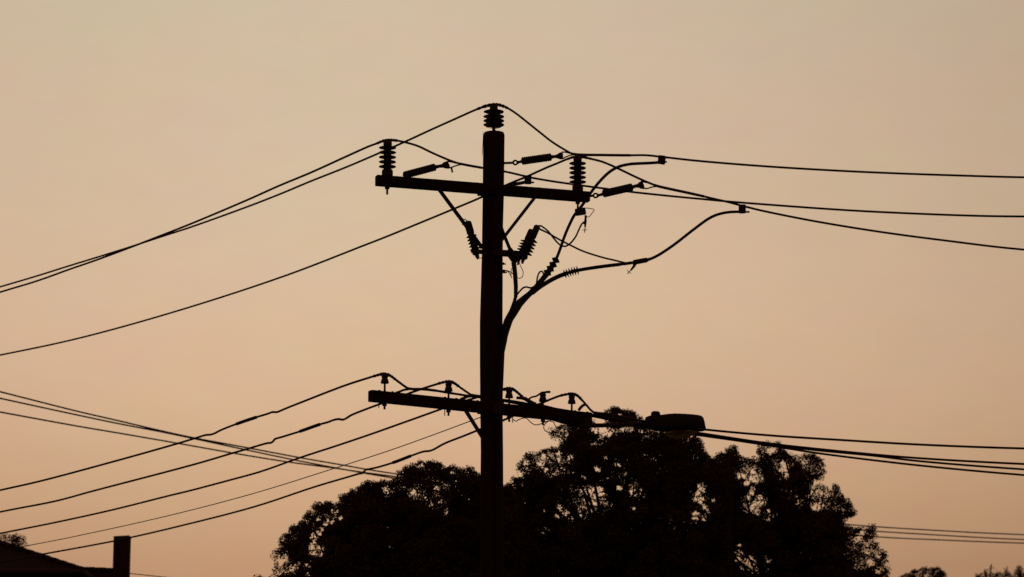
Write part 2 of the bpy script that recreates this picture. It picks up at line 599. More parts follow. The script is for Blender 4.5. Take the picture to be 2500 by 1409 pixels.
YS1 = PY + .05
strain_insulator("strain insulator bolted to the right side of the pole near its top", (1228, 398.5), (1258, 397), (1275, 393.5), (1345, 383.5), (1353, 382.5),
                 (1372, 372), (1373.5, 388.5), [([(1371, 371.5), (1380, 371.5), (1392, 374.5), (1402, 376)], 3.6), ([(1373, 388), (1382, 383), (1391, 379.5), (1402, 377.5)], 3.6)], YS1, 35.4, 9.4)
strain_insulator("strain insulator lying against the left half of the upper crossarm", (975, 434), None, (987, 428), (1062, 408), (1073, 406),
                 (1091, 394.5), (1098, 411), [([(1090, 394.5), (1100, 395), (1112, 398), (1126, 400.5)], 3.6), ([(1097, 410.5), (1107, 407), (1117, 403.5), (1128, 401.5)], 3.6), ([(1102, 409), (1104.5, 421)], 4.6)], YT(975) - .02, 34.85, 9.0)
strain_insulator("strain insulator reaching out from the right end of the upper crossarm", (1434, 479.5), (1454, 477.5), (1473, 473), (1543, 457), (1552, 454.5),
                 (1566.5, 443.5), (1573.5, 461), [([(1566, 444), (1568, 438)], 4), ([(1568, 444), (1580, 446), (1592, 450.5), (1602, 453)], 3.6), ([(1573, 460.5), (1582, 460), (1591, 457), (1604, 455)], 3.6)], YT(1434), YT(1434) + .3, 9.8)

# ================================================================== upper conductors
UG = "upper power conductors"
yA, yB, yC = pA.y, pB.y, PY
Z0 = at(945, 342, yA).z


def drop(px, py, z): return y_for(px, py, z)


zc = at(1205, 256, PY).z
hang("power_conductor", "conductor tied over the insulator on the very top of the pole", "power line",
     [(-1000, 975, drop(0, 700, zc - .55) * 1.22), (-500, 845), (0, 700.5, drop(0, 700, zc - .55)), (92, 673.3), (166, 650), (240, 627.3), (320, 602.3), (400, 576), (460, 556.6), (594, 508.6), (681, 475), (757.6, 443),
      (844, 408.7), (934, 370.3), (987, 347), (1052, 317), (1110, 291), (1161.7, 268), (1185, 259.5), (1205.5, 255.5, PY), (1221, 257), (1240, 264.5), (1261, 278), (1289, 300), (1324, 328),
      (1347, 346), (1382.5, 368), (1394, 374), (1406, 377, 35.4), (1476, 378.7), (1539, 379.3), (1570, 379), (1588.7, 380), (1605, 382), (1626, 384.3), (1700, 392.5), (1860, 405.6), (2039, 416.5),
      (2180, 423), (2372, 429.6), (2500, 433, drop(2500, 433, zc - .6)), (3000, 438), (3600, 436, drop(2500, 433, zc - .6) * 1.1)], 5.7, group=UG,
     sleeves=[("tie_wrap", 1164, 1182, 7), ("tie_wrap", 1180, 1232, 8.5), ("tie_wrap", 1231, 1241, 7), ("dead_end_grip", 1398, 1540, 7.0)])
hang("power_conductor", "conductor tied over the insulator on the upper crossarm's left end", "power line",
     [(-1000, 1010, drop(0, 713, Z0 - .6) * 1.22), (-500, 870), (0, 713.5, drop(0, 713, Z0 - .6)), (92, 685.5), (166, 659), (240, 633.3), (320, 603.5), (387, 577.5), (460, 549), (606, 487.4), (681, 453.8), (757.6, 422),
      (844, 382.8), (901.6, 357), (921, 350), (933, 345), (945, 342.3, yA), (958, 342.3), (970, 343.5), (995, 349), (1022, 357.4), (1052.5, 372), (1083, 385.5), (1110, 396), (1129, 401, 34.95), (1175, 409.5, 35.3),
      (1232.6, 419, 35.32), (1282, 430.3), (1300.5, 434.5), (1347, 442.5), (1396.6, 449.7, 35.75), (1424.7, 453.7), (1488, 462), (1544, 469), (1628.5, 478), (1680, 483), (1718, 486.5), (1771, 491.5), (1860, 498.6),
      (2039, 511.5), (2154, 518), (2372, 526.7), (2500, 528.7, drop(2500, 528.7, Z0 - .7)), (3000, 530), (3600, 520, drop(2500, 528, Z0 - .7) * 1.1)], 5.7, group=UG,
     sleeves=[("tie_wrap", 919, 936, 6.6), ("tie_wrap", 934, 972, 7.2), ("dead_end_grip", 1124, 1176, 6.6)])
zr = at(1410, 383, yB).z
hang("power_conductor", "conductor tied over the insulator on the upper crossarm's right end", "power line",
     [(-1000, 1040, drop(0, 867, zr - .5) * 1.22), (-500, 960), (0, 867, drop(0, 867, zr - .5)), (200, 824), (450, 754), (700, 672), (888, 599.5), (940, 579.3), (1020, 546.5), (1107, 510.5), (1176, 481.3, 35.4), (1237, 451.5), (1279.5, 434), (1293.5, 428),
      (1333, 410), (1361.5, 398.4), (1382.5, 389.5), (1399, 384), (1410.6, 382.4, yB), (1429, 384.8), (1443, 388), (1467, 394), (1488, 402), (1511, 412.5), (1558, 435), (1593, 450), (1605, 454.3, YT(1434) + .32),
      (1680, 471), (1718, 479.5), (1742, 485.3), (1771, 491.8), (1803.5, 500.3), (1821.6, 505), (1860, 514.4), (1988, 540), (2154, 567), (2308, 587.4), (2500, 609.6, drop(2500, 609.6, zr - .7)),
      (3000, 640), (3600, 655, drop(2500, 609, zr - .7) * 1.1)], 5.7, group=UG,
     sleeves=[("tie_wrap", 1384, 1400, 6.4), ("tie_wrap", 1397, 1432, 7), ("tie_wrap", 1431, 1444, 6.2), ("dead_end_grip", 1596, 1718, 7.4)])

# ================================================================== tap clamps on the conductors
TG = "tap clamps joining cables to the upper conductors"


def tap_clamp(label, c, w, h, tilt, stub, Y):
    p = at(*c, Y)
    t = thing("tap_clamp", label, "clamp", p, TG)
    a = Vector((math.sin(tilt), 0, math.cos(tilt)))
    MB().bevel_bar(p - a * h * K / 2, p + a * h * K / 2, w * K, .07, (1, 0, 0), .008).build("body", "galvanised_steel", t)
    MB().tube([at(c[0], stub[1], Y), at(*stub, Y)], 2.4 * K, 8).build("cable_end", "conductor", t, smooth=True)
    MB().lathe(p + Vector((-.01, -.036, .01)), (0, -1, 0), [(.016, 0), (.016, .012), (.008, .013), (.008, .03)], 6).build("bolt", "galvanised_steel", t)
    return t


Yc1 = 35.5; Yc2 = 35.75; Yc3 = 36.1
# distances of the conductors at the clamps
def y_on(pts, x):
    sp = smooth_path(fill_y(pts), 8)
    return min(sp, key=lambda p: abs(p[0] - x))[2]


Yc1 = float(np.interp(1289, [1232, 1396], [35.32, 35.75]))
Yc2 = float(np.interp(1616, [1406, 2500], [35.4, drop(2500, 433, zc - .6)]))
Yc3 = float(np.interp(1812, [1605, 2500], [YT(1434) + .32, drop(2500, 609.6, zr - .7)]))
tap_clamp("small box clamp just right of the pole above the crossarm", (1288.8, 439), 17.5, 21, .0, (1304, 445.5), Yc1)
tap_clamp("box clamp on the topmost conductor right of the pole", (1615.5, 390.5), 19, 21, .13, (1628, 395.5), Yc2)
tap_clamp("box clamp farthest right, at the end of the long curved cable", (1812, 510.3), 17.5, 21.5, -.02, (1830, 517.6), Yc3)

# ================================================================== risers and cable jumpers
CG = "cables rising from the pole to the conductors"
hang("riser_cable", "cable bending across the front of the pole under the upper crossarm", "cable",
     [(1279, 445.5, Yc1), (1268, 448, 35.2), (1254, 449.5, 34.78), (1240, 453, 34.66), (1226, 464, 34.64), (1218, 488), (1217, 520), (1223, 552, 34.68), (1234, 582, 34.72), (1246, 612, 34.74),
      (1254.5, 640), (1258, 680), (1259.5, 720), (1250, 752), (1236, 785, 34.84), (1226, 830, 34.9), (1219, 870, 34.88), (1216, 1000, 34.855), (1214, 1300, 34.85), (1214, 1600, 34.84)], 8.4, "cable_sheath", CG)
hang("riser_cable", "thick curved cable from the pole's right side to the topmost conductor's clamp", "cable",
     [(1612, 396.3, Yc2), (1596, 397.6), (1580, 398.5), (1550, 399.8), (1535, 401.3), (1511, 407), (1488, 420), (1462, 445.5), (1440, 474), (1428, 492, 35.15), (1414, 511), (1402, 526, 35.1), (1392, 545), (1381.6, 568.6), (1375, 586), (1369, 604),
      (1358, 632), (1347, 652), (1336, 668, 34.98), (1318, 690), (1296, 713), (1268, 742), (1248, 772, 34.9), (1238, 800), (1229, 830, 34.93), (1222, 870, 34.92), (1219, 1000, 34.89), (1218, 1300, 34.88), (1218, 1600, 34.87)], 7.6, "cable_sheath", CG)
hang("riser_cable", "long lowest cable sweeping right from the pole to the far clamp", "cable",
     [(1806, 517, Yc3), (1778, 518.3), (1751.6, 524), (1730, 534), (1694, 560), (1645, 598), (1609, 622), (1587, 632.5), (1562, 638, 35.44), (1530, 643.5), (1480, 649.5), (1425, 657.5), (1394, 664, 35.4), (1360, 676.5, 35.38), (1330, 693), (1305, 711),
      (1276, 741, 35.15), (1254, 772), (1243, 800, 35.05), (1233, 835, 34.98), (1226, 870, 34.97), (1223, 1000, 34.93), (1222, 1300, 34.92), (1222, 1600, 34.91)], 7.2, "cable_sheath", CG,
     sleeves=[("termination", 1300, 1385, 11), ("insulating_sleeve", 1385, 1522, 9), ("lug", 1520, 1546, 8), ("connector", 1546, 1579, 12.5), ("lug", 1577, 1588, 8)])


def termination_sheds(root, pts, n, r, w, m="polymer"):
    P = [at(*p) for p in pts]
    tot = sum((b - a).length for a, b in zip(P, P[1:]))
    for i in range(n):
        s = (i + .5) / n * tot
        for a, b in zip(P, P[1:]):
            l = (b - a).length
            if s <= l:
                c = a.lerp(b, s / l); ax = (b - a).normalized(); break
            s -= l
        MB().lathe(c, ax, [(r * .45 * K, -w * .9 * K), (r * .8 * K, -w * .35 * K), (r * K, 0), (r * .8 * K, w * .35 * K), (r * .45 * K, w * .9 * K)], 16).build("shed", m, root, smooth=True)


cables = [o for o in C.objects if o.name.startswith("riser_cable") and o.parent is None]
termination_sheds(cables[2], [(1413, 659.5, 35.4), (1394, 664, 35.4), (1376, 670, 35.4)], 6, 12, 2.2)
termination_sheds(cables[1], [(1360, 630, 35.0), (1348, 650, 35.0), (1333, 671, 34.98)], 4, 11.2, 6.2)
MB().tube([at(1254, 640, 34.74), at(1257.5, 668, 34.76), at(1259.5, 700, 34.78), at(1259, 726, 34.8)], [6 * K, 5.6 * K, 5.2 * K, 4.6 * K], 10).build("termination", "polymer", cables[0], smooth=True)
MB().tube([at(1349, 648, 35.0), at(1336, 668, 34.98), at(1312, 697, 34.96), at(1290, 718, 34.94)], [6.5 * K, 7 * K, 6.5 * K, 5 * K], 10).build("termination", "polymer", cables[1], smooth=True)
MB().tube([at(1231, 806, 34.93), at(1240, 784, 34.92), at(1254, 761, 34.93), at(1270, 738, 34.95), at(1292, 717, 34.97)], [8 * K, 10 * K, 11 * K, 9.5 * K, 6 * K], 12).build("breakout_boot", "polymer", cables[1], smooth=True)
# guard over the foot of the risers on the pole
MB().tube([at(1234, 806, 34.95), at(1229, 832, 34.94), at(1224, 860, 34.93), at(1219, 1000, 34.9), at(1219, 1600, 34.89)], [8 * K, 9 * K, 8 * K, 7 * K, 7 * K], 12).build("cable_guard", "galvanised_steel", pole, smooth=True)

# earth leads and loops
EG = "thin earth wires on the pole"
hang("earth_lead", "small upright wire loop beside the cable terminations", "wire", [(1306, 705, 34.9), (1309.5, 693.5), (1313, 674), (1318, 664), (1323, 662.5), (1327, 669), (1330, 682, 34.95)], 4.0, "cable_sheath", EG)
hang("earth_lead", "short wire rising along the bundle of cables beside the pole", "wire", [(1262, 720, 34.8), (1270, 710), (1279, 702), (1287, 701), (1296, 703), (1307, 698, 34.9), (1318, 690, 34.92)], 4.4, "cable_sheath", EG)
hang("earth_lead", "thin round wire loop below the right hand arresters", "wire", [(1268, 640, 34.75), (1270, 648), (1275, 657.5), (1277.3, 667), (1275, 676), (1269.5, 679.5), (1262, 678, 34.75)], 1.9, "cable_sheath", EG)
hang("earth_lead", "thin frayed wire clamped to the right edge of the pole", "wire", [(1226, 659, 34.9), (1234, 660), (1241, 664), (1246, 671), (1249.8, 678.5, 34.8)], 2.2, "cable_sheath", EG)
hang("earth_lead", "thin wire from the pole's side to the upright cable", "wire", [(1228, 659.5, 34.9), (1240, 661.5), (1249, 666), (1257, 674, 34.76)], 2.4, "cable_sheath", EG)
hang("earth_lead", "short thin wire dropping beside the upright cable", "wire", [(1249, 655, 34.78), (1247.8, 664), (1247.5, 672), (1249.5, 678.5, 34.8)], 1.8, "cable_sheath", EG)

# ================================================================== surge arresters
AG = "surge arresters on the pole"


def arrester(label, top, bot, Yt, Yb, hw, cap, tail):
    a, b = at(*top, Yt), at(*bot, Yb)
    ax = b - a; ln = ax.length
    t = thing("surge_arrester", label, "surge arrester", b, AG)
    MB().lathe(a, ax, [(cap * .55 * K, -.004), (cap * .95 * K, .01), (cap * K, .03), (cap * K, ln * .30), (cap * .9 * K, ln * .33)], 14).build("cap", "polymer", t, smooth=True)
    MB().lathe(a, ax, [(cap * .78 * K, ln * .28), (cap * .85 * K, ln * .80), (cap * .6 * K, ln * .86), (cap * .5 * K, ln * .96), (cap * .25 * K, ln)], 14).build("body", "polymer", t, smooth=True)
    for i in range(5):
        h = ln * (.38 + .085 * i)
        MB().lathe(a, ax, [(cap * .8 * K, h - .017), (hw * .72 * K, h - .003), (hw * K, h + .008), (hw * .96 * K, h + .011), (cap * .8 * K, h + .013)], 18).build("shed", "polymer", t, smooth=True)
    u = ax.normalized()
    MB().lathe(a, ax, [(cap * .95 * K, ln * .80), (cap * 1.05 * K, ln * .82), (cap * 1.05 * K, ln * .87), (cap * .5 * K, ln * .9)], 14).build("hanger", "galvanised_steel", t, smooth=True)
    for dx in tail:
        MB().tube([b - u * .05 + Vector((dx[0] * K, 0, 0)), b + Vector((dx[0] * K, 0, -dx[1] * K))], 2.6 * K, 8).build("terminal", "galvanised_steel", t, smooth=True)
    return t


arrester("surge arrester leaning on the left side of the pole", (1141, 541), (1167, 632), 34.8, 34.8, 13.5, 9.4, [(0, 1)])
hang("earth_lead", "tiny wire loop at the top of the left hand arrester", "wire", [(1141, 543, 34.8), (1137, 536.5), (1132, 536), (1129, 541), (1129, 549, 34.75)], 2.6, "cable_sheath", EG)
hang("earth_lead", "short wire from the left arrester's foot to the pole", "wire", [(1167, 631, 34.8), (1172, 630), (1180, 630.5, 34.88)], 2.0, "cable_sheath", EG)
arrester("higher of the two arresters leaning right beside the pole", (1312.5, 551), (1274, 642), 34.75, 34.75, 16, 8.2, [(1, 2)])
arrester("lower of the two arresters leaning right beside the pole", (1299, 561), (1264, 640), 34.62, 34.66, 16, 8.6, [(0, 7)])
hang("arrester_lead", "cable drooping from the arrester to the lowest long cable", "cable",
     [(1312, 556, 34.75), (1320, 560.5), (1338.5, 569.3), (1361, 582.5), (1391, 598), (1422.5, 613), (1455, 624), (1480, 631), (1500, 635.5, 35.36), (1522, 641, 35.43), (1532, 643, 35.43)], 4.8, "cable_sheath", CG)
hang("arrester_lead", "cable dipping from the arrester to the hanging clamp", "cable",
     [(1312, 552, 34.75), (1320, 551.5), (1329, 557), (1338.5, 565), (1354, 584.5), (1366, 597), (1374, 601), (1381.6, 601), (1393, 593.6), (1405.5, 577.7), (1411, 566), (1416, 555), (1421, 545.5, 35.05)], 4.4, "cable_sheath", CG)

# ================================================================== live line clamps with crossed handles
HG = "screw clamps with crossed handles"


def screw_clamp(label, base, p_mid, p_end, cross, Y, side):
    a, b, c = at(*base, Y), at(*p_mid, Y), at(*p_end, Y)
    t = thing("screw_clamp", label, "clamp", a, HG)
    d = (b - a).normalized()
    MB().tube([a, a.lerp(b, .25), a.lerp(b, .5), a.lerp(b, .8), b], [3.2 * K, 2.6 * K, 3.4 * K, 2.6 * K, 2.2 * K], 8).build("body", "galvanised_steel", t, smooth=True)
    sp = at(*side, Y)
    MB().tube([sp + Vector((-4.5 * K, 0, 0)), sp + Vector((0, 0, .004)), sp + Vector((4.5 * K, 0, 0))], [2.6 * K, 4 * K, 2 * K], 8).build("jaw", "galvanised_steel", t, smooth=True)
    MB().tube([b, c], 1.15 * K, 6).build("screw", "galvanised_steel", t, smooth=True)
    x0, x1 = at(*cross[0], Y), at(*cross[1], Y)
    MB().tube([x0, x1], .9 * K, 6).build("handle", "galvanised_steel", t, smooth=True)
    return t


hang_c = thing("cable_clamp", "block clamp with a wire bail hanging under the crossarm's right end", "clamp", at(1416, 516, 35.1))
MB().bevel_bar(at(1404, 519, 35.1), at(1430, 515, 35.1), 17 * K, .06, (0, 0, 1), .01).build("body", "galvanised_steel", hang_c)
MB().tube([at(1429, 508.5, 35.1), at(1433, 507.8, 35.1), at(1450, 511, 35.1), at(1451, 513, 35.1), at(1440, 528, 35.1), at(1437, 530, 35.1), at(1431, 530, 35.1)], 1.05 * K, 6).build("bail", "galvanised_steel", hang_c)
screw_clamp("screw clamp with crossed handle hanging under the crossarm's right end", (1430, 526, ), (1428.5, 554), (1427.2, 568), ((1422, 561.5), (1433.5, 561.5)), 35.07, (1426.5, 544.5))
screw_clamp("screw clamp with crossed handle under the long lowest cable", (1555, 641), (1540, 660), (1531.5, 669), ((1531, 660), (1540.5, 668)), 35.43, (1549, 645))

# ================================================================== pin insulators on the lower arm
PG = "pin insulators along the lower crossarm"


def pin_insulator(label, px, top, bell, loc_only=None):
    p = low_arm(px) + Vector((0, 0, 13.3 * K))
    return p


def make_pin(h):
    """h = pin height in px between arm and bell"""
    t = thing("pin_insulator", "", "insulator", (0, 0, 0), PG)
    MB().lathe((0, 0, -30 * K), (0, 0, 1), [(2.2 * K, -12 * K), (2.6 * K, -11.5 * K), (2.6 * K, -4 * K), (5.5 * K, -3.5 * K), (5.5 * K, 3.6 * K)], 10).build("stud", "galvanised_steel", t)
    MB().lathe((0, 0, 0), (0, 0, 1), [(2.6 * K, -.5 * K), (2.4 * K, (h + 2) * K)], 10).build("pin", "galvanised_steel", t)
    MB().lathe((0, 0, h * K), (0, 0, 1), [(9.3 * K, 0), (9.9 * K, .6 * K), (9.2 * K, 5 * K), (8 * K, 9.5 * K), (6.8 * K, 11.5 * K), (6.6 * K, 12.5 * K), (7.8 * K, 14 * K), (7.8 * K, 18 * K), (6.6 * K, 19 * K), (7 * K, 21 * K), (5.5 * K, 24 * K), (2 * K, 25 * K)], 16).build("bell", "brown_porcelain", t, smooth=True)
    return t


pins = {}
lab = {939: "leftmost small bell insulator on the lower crossarm", 1095: "second small bell insulator from the left on the lower crossarm",
       1243: "small bell insulator just right of the pole on the lower crossarm", 1325.5: "small bell insulator with a short cable stub on its top",
       1396: "rightmost small bell insulator on the lower crossarm"}
for px, (bell_y, arm_y) in {939: (937, 957.5), 1095: (955.6, 973), 1243: (971, 988), 1325.5: (980, 996.5), 1396: (984.6, 1003.5)}.items():
    o = make_pin(arm_y - bell_y - .3)
    o.location = low_arm(px) + Vector((0, 0, 13.2 * K)); o["_o"] = tuple(o.location)
    o["label"] = lab[px]
    pins[px] = o

# ================================================================== low voltage conductors
VG = "lower power conductors"
zl = at(939, 914, YL(939)).z
d1, d2, d3, d5 = (drop(0, 1197, zl - .5), drop(0, 1250, zl - .5), drop(0, 1302.5, zl - .5), drop(0, 1372, zl - .5))
yb = PY + .24
ye = lambda py: drop(2500, py, zl - .55)
hang("power_conductor", "conductor tied to the leftmost bell insulator of the lower crossarm", "power line",
     [(-1000, 1420, d1 * 1.22), (-500, 1312), (0, 1197, d1), (96, 1175.3), (288, 1124), (432, 1083.4), (474, 1070.8), (502, 1062.3), (514, 1061.2), (523, 1058.5), (539, 1050.3), (578, 1035), (625, 1019), (653.6, 1010.3), (665, 1006.3),
      (676, 1006.3), (684, 1003.3), (706, 994), (741.6, 980), (800, 957), (850, 938.5), (900, 922.5), (918, 917), (930, 914), (939, 913.3, YL(939)), (953, 917.5), (966, 927), (980, 937.5), (995, 947.5), (1005, 949.8, YL(1005) - .08), (1030, 950.3), (1060, 953.3),
      (1092, 958.5), (1130, 964.5), (1172, 970.5, yb), (1230, 976.5, yb), (1270, 982.5), (1300, 988.5), (1380, 1002, YL(1440) + .1), (1450, 1013), (1520, 1026), (1600, 1042), (1712, 1058), (1854, 1079.5), (1916, 1087.5), (2000, 1096.5), (2131, 1109.5),
      (2240, 1118.5), (2500, 1133, ye(1133)), (3000, 1150), (3600, 1150, ye(1133) * 1.1)], 5.7, group=VG,
     sleeves=[("splice_sleeve", 578, 626, 9), ("tie_wrap", 912, 931, 6.6), ("tie_wrap", 929, 955, 8), ("tie_wrap", 954, 968, 6.8), ("dead_end_grip", 996, 1068, 6.6), ("dead_end_grip", 1075, 1105, 6.2)])
hang("power_conductor", "conductor tied to the second bell insulator of the lower crossarm", "power line",
     [(-1000, 1455, d2 * 1.22), (-500, 1358), (0, 1250, d2), (139, 1222.7), (221, 1200.5), (480, 1132.3), (565.6, 1107), (601, 1097), (636, 1086.5), (653, 1082), (662, 1081), (667, 1077.3), (671, 1072.3), (677, 1070), (690, 1066.5), (706, 1061.5), (733, 1053),
      (780, 1036.5), (803, 1030), (812, 1026.3), (826, 1023.3), (837, 1024.7), (846, 1021), (856, 1014.5), (900, 996.7), (935, 984), (975, 969.5, YL(975) + .12), (1000, 960), (1033, 948.5), (1060, 940), (1080, 934), (1095, 931.8, YL(1095)), (1108, 935), (1120, 943.5),
      (1140, 957.5), (1152, 965, YL(1152) + .2), (1172, 968.5, yb + .06), (1230, 979.5, yb + .06), (1290, 990), (1390, 1005, YL(1440) + .18), (1455, 1016), (1530, 1029.5), (1620, 1046.5), (1712, 1060), (1807, 1075), (1850, 1081), (1917, 1090.5), (2000, 1100), (2131, 1112.5),
      (2240, 1125.5), (2500, 1146, ye(1146)), (3000, 1172), (3600, 1180, ye(1146) * 1.1)], 5.7, group=VG,
     sleeves=[("splice_sleeve", 733, 782, 9), ("tie_wrap", 1068, 1088, 6.6), ("tie_wrap", 1086, 1110, 8), ("tie_wrap", 1109, 1122, 6.8), ("dead_end_grip", 1150, 1180, 8.5)])
hang("power_conductor", "conductor tied to the bell insulator just right of the pole", "power line",
     [(-1000, 1490, d3 * 1.22), (-500, 1402), (0, 1302.5, d3), (139, 1274.8), (277, 1244.3), (420, 1208.5), (460, 1199), (560, 1172.5), (636, 1151.5), (733, 1117.3), (820, 1089), (900, 1062), (1000, 1026.5), (1067, 1002.5), (1110, 987, YL(1110) + .2), (1172, 968, PY + .3),
      (1210, 956, PY + .2), (1230, 951), (1243, 948.3, YL(1243)), (1255, 952), (1266, 960.5), (1277, 970), (1290, 978.5), (1302, 985), (1330, 991.5), (1390, 1006, YL(1440) + .25), (1460, 1019), (1540, 1035), (1630, 1052), (1710, 1063.3), (1807, 1077),
      (1918, 1094.3), (2000, 1107), (2240, 1136), (2500, 1160, ye(1160)), (3000, 1195), (3600, 1212, ye(1160) * 1.1)], 5.7, group=VG,
     sleeves=[("tie_wrap", 1228, 1256, 8), ("tie_wrap", 1255, 1278, 6.8), ("dead_end_grip", 1280, 1306, 10)])
hang("power_conductor", "conductor tied to the rightmost bell insulator of the lower crossarm", "power line",
     [(-1000, 1520, d5 * 1.22), (-500, 1450), (0, 1372, d5), (101, 1353.7), (210, 1334), (277, 1321.3), (316, 1313), (420, 1289), (620, 1237.6), (769, 1188.5), (850, 1164.5), (878, 1156.5), (885, 1155.3), (889, 1151), (893, 1147), (900, 1145.6), (917.6, 1142), (960, 1129.5), (1009, 1111),
      (1035, 1102.3), (1047, 1101.3), (1056.5, 1098.5), (1085, 1083), (1130, 1065.3), (1173, 1048, PY + .3), (1228, 1026.5, PY + .45), (1260, 1012), (1290, 998), (1315, 987.3), (1327.5, 982), (1349, 973), (1368.7, 966), (1387, 962.3), (1396, 961.8, YL(1396)), (1408, 965), (1420, 976),
      (1432, 989.5), (1442, 1001), (1452, 1008, YL(1440) + .1), (1475, 1011), (1510, 1017), (1575, 1029), (1660, 1041), (1723, 1049), (1885, 1063.6), (2055, 1074.5), (2240, 1085.3), (2500, 1095, ye(1095)), (3000, 1102), (3600, 1090, ye(1095) * 1.1)], 5.7, group=VG,
     sleeves=[("splice_sleeve", 960, 1007, 9), ("tie_wrap", 1368, 1388, 6.6), ("tie_wrap", 1386, 1409, 8), ("tie_wrap", 1408, 1422, 7), ("dead_end_grip", 1452, 1560, 8.5)])
hang("service_lead", "thick broken-off cable stub lying across a lower bell insulator", "cable",
     [(1287, 981, YL(1325) - .05), (1292, 974), (1298, 970), (1310, 967), (1318, 961.5), (1325, 958.5), (1334, 957.3), (1343.5, 957, YL(1325))], 4.4, "cable_sheath", None, sleeves=[("end_cap", 1331, 1344, 6)])
# dead-end tails hooked to the arm
DG = "dead end links on the lower crossarm"
for lb, pts, w in (("dead end link left of the second bell insulator", [(966, 959, YL(966)), (975, 956.5), (985, 952.5), (1000, 950, YL(1000) - .08)], 5.5),
                   ("dead end link between the second bell insulator and the pole", [(1126, 974.5, YL(1126)), (1134, 971.5), (1142, 968), (1155, 966, YL(1155) + .15)], 7.5),
                   ("dead end link right of the pole on the lower crossarm", [(1262, 971.5, YL(1262)), (1272, 972), (1284, 976), (1296, 985, YL(1296))], 7.5),
                   ("dead end link right of the rightmost bell insulator", [(1413.5, 1001, YL(1413)), (1417, 996), (1422, 991), (1429, 987.5, YL(1425) + .05)], 7.5)):
    hang("dead_end_link", lb, "fitting", pts, w, "conductor", DG)
hang("service_lead", "thin cable drooping in a wave under the lower crossarm", "cable",
     [(1253, 1024, YL(1253) - .06), (1256, 1027), (1260, 1028.3), (1268, 1024), (1281, 1020.5), (1286, 1022), (1295, 1030.5), (1302, 1035.7), (1310.5, 1037.4), (1320, 1035), (1330, 1030.7), (1338, 1028), (1345, 1028.5), (1351.6, 1031.4), (1356, 1040.7), (1361.6, 1052), (1368, 1058), (1376, 1061), (1386, 1050, YL(1386) - .06), (1390, 1036, YL(1390) - .06)], 2.3, "cable_sheath")
hang("service_lead", "thin cable loop hanging below the lower crossarm's right half", "cable",
     [(1345, 1027, YL(1345) - .08), (1338, 1029), (1330.5, 1035), (1327.5, 1043.5), (1330, 1050.6), (1338, 1055.6), (1350, 1056.6), (1361.6, 1052.7), (1370, 1046), (1380, 1036, YL(1380) - .08)], 2.3, "cable_sheath")

# ================================================================== thin wires
yt = drop(69, 1332, at(1172, 1019, PY).z - .35)
hang("telephone_wire", "single thin wire from the pole's left side down to the house", "wire",
     [(-400, 1412, yt * 1.1), (69, 1332, yt), (210, 1304), (420, 1257), (620, 1204.6), (818, 1143), (951, 1100), (1060, 1061), (1177, 1017.5, PY - .05)], 2.6, "cable_sheath")
XG = "three thin wires crossing behind the trees"
for lb, pts in (("thin crossing wire, highest of three at the left edge", [(-1200, 640, 52), (-600, 807), (0, 956.5, 60), (192, 1005), (290, 1027.5), (394, 1052), (473, 1069), (605, 1093.5), (735, 1118), (842, 1136.5), (895, 1146), (970, 1157.5), (1300, 1202), (1700, 1246.5), (2085, 1282), (2250, 1293), (2500, 1305.5, 85), (3300, 1325, 94)]),
                ("thin crossing wire, middle of three at the left edge", [(-1200, 690, 52.6), (-600, 840), (0, 972.5, 60.6), (192, 1014), (290, 1034.5), (394, 1054.5), (473, 1071), (594, 1097), (716, 1122.5), (820, 1142.5), (888, 1155), (967, 1168.5), (1300, 1220), (1700, 1262), (2130, 1296.5), (2250, 1304), (2500, 1317.5, 85.6), (3300, 1340, 94.6)]),
                ("thin crossing wire, lowest of three at the left edge", [(-1200, 765, 53.2), (-600, 894), (0, 1006, 61.2), (192, 1041), (290, 1057.5), (460, 1087), (570, 1106.5), (700, 1127.5), (820, 1143.5), (888, 1153.5), (967, 1164), (1300, 1212), (1700, 1271), (2130, 1310), (2300, 1318.5), (2500, 1326.3, 86.2), (3300, 1345, 95.2)])):
    hang("crossing_wire", lb, "wire", pts, 7.2, "cable_sheath", XG)

# ================================================================== street light
LY0 = YL(1390) + .1
LY1 = LY0 + .35
lamp = thing("street_light", "street light head on a short arm at the crossarm's right end", "street light", at(1390, 1037, LY0))
MB().tube([at(1345, 1021, LY0 - .02), at(1375, 1030, LY0), at(1405, 1036, LY0), at(1450, 1039.3, LY0 + .08), at(1520, 1037, LY0 + .18), at(1584, 1034.5, LY1 - .1)], 5.4 * K, 12).build("outreach_arm", "galvanised_steel", lamp, smooth=True)
MB().bevel_bar(at(1384, 1029, LY0), at(1441, 1033, LY0), 24 * K, .07, (0, 0, 1), .01).build("arm_bracket", "galvanised_steel", lamp)
st = [(1573.5, 1027, 1041, .4), (1576, 1019, 1044, .55), (1586, 1015.3, 1048, .68), (1600, 1014.5, 1051, .78), (1614, 1013.5, 1053, .86), (1630, 1011.3, 1054.5, .95), (1647, 1010.2, 1055, 1), (1671, 1011, 1055, 1),
      (1690, 1012.3, 1054.5, .97), (1704, 1013.8, 1053.5, .9), (1712, 1015.8, 1053, .82), (1716.5, 1019.5, 1052.5, .75), (1719.5, 1030, 1051.5, .68), (1721.5, 1042, 1050, .6), (1723, 1046, 1048.5, .3)]
rings = []
for x, t_, b_, w in st:
    Yx = float(np.interp(x, [1574, 1723], [LY1 - .12, LY1 + .12]))
    c = at(x, (t_ + b_) / 2, Yx); h = (b_ - t_) / 2 * K
    ring = []
    for k in range(24):
        a = 2 * math.pi * k / 24
        ca, sa = math.cos(a), math.sin(a)
        e = .6
        ring.append(c + Vector((0, .155 * w * math.copysign(abs(ca) ** e, ca), h * math.copysign(abs(sa) ** (e if sa < 0 else .8), sa))))
    rings.append(ring)
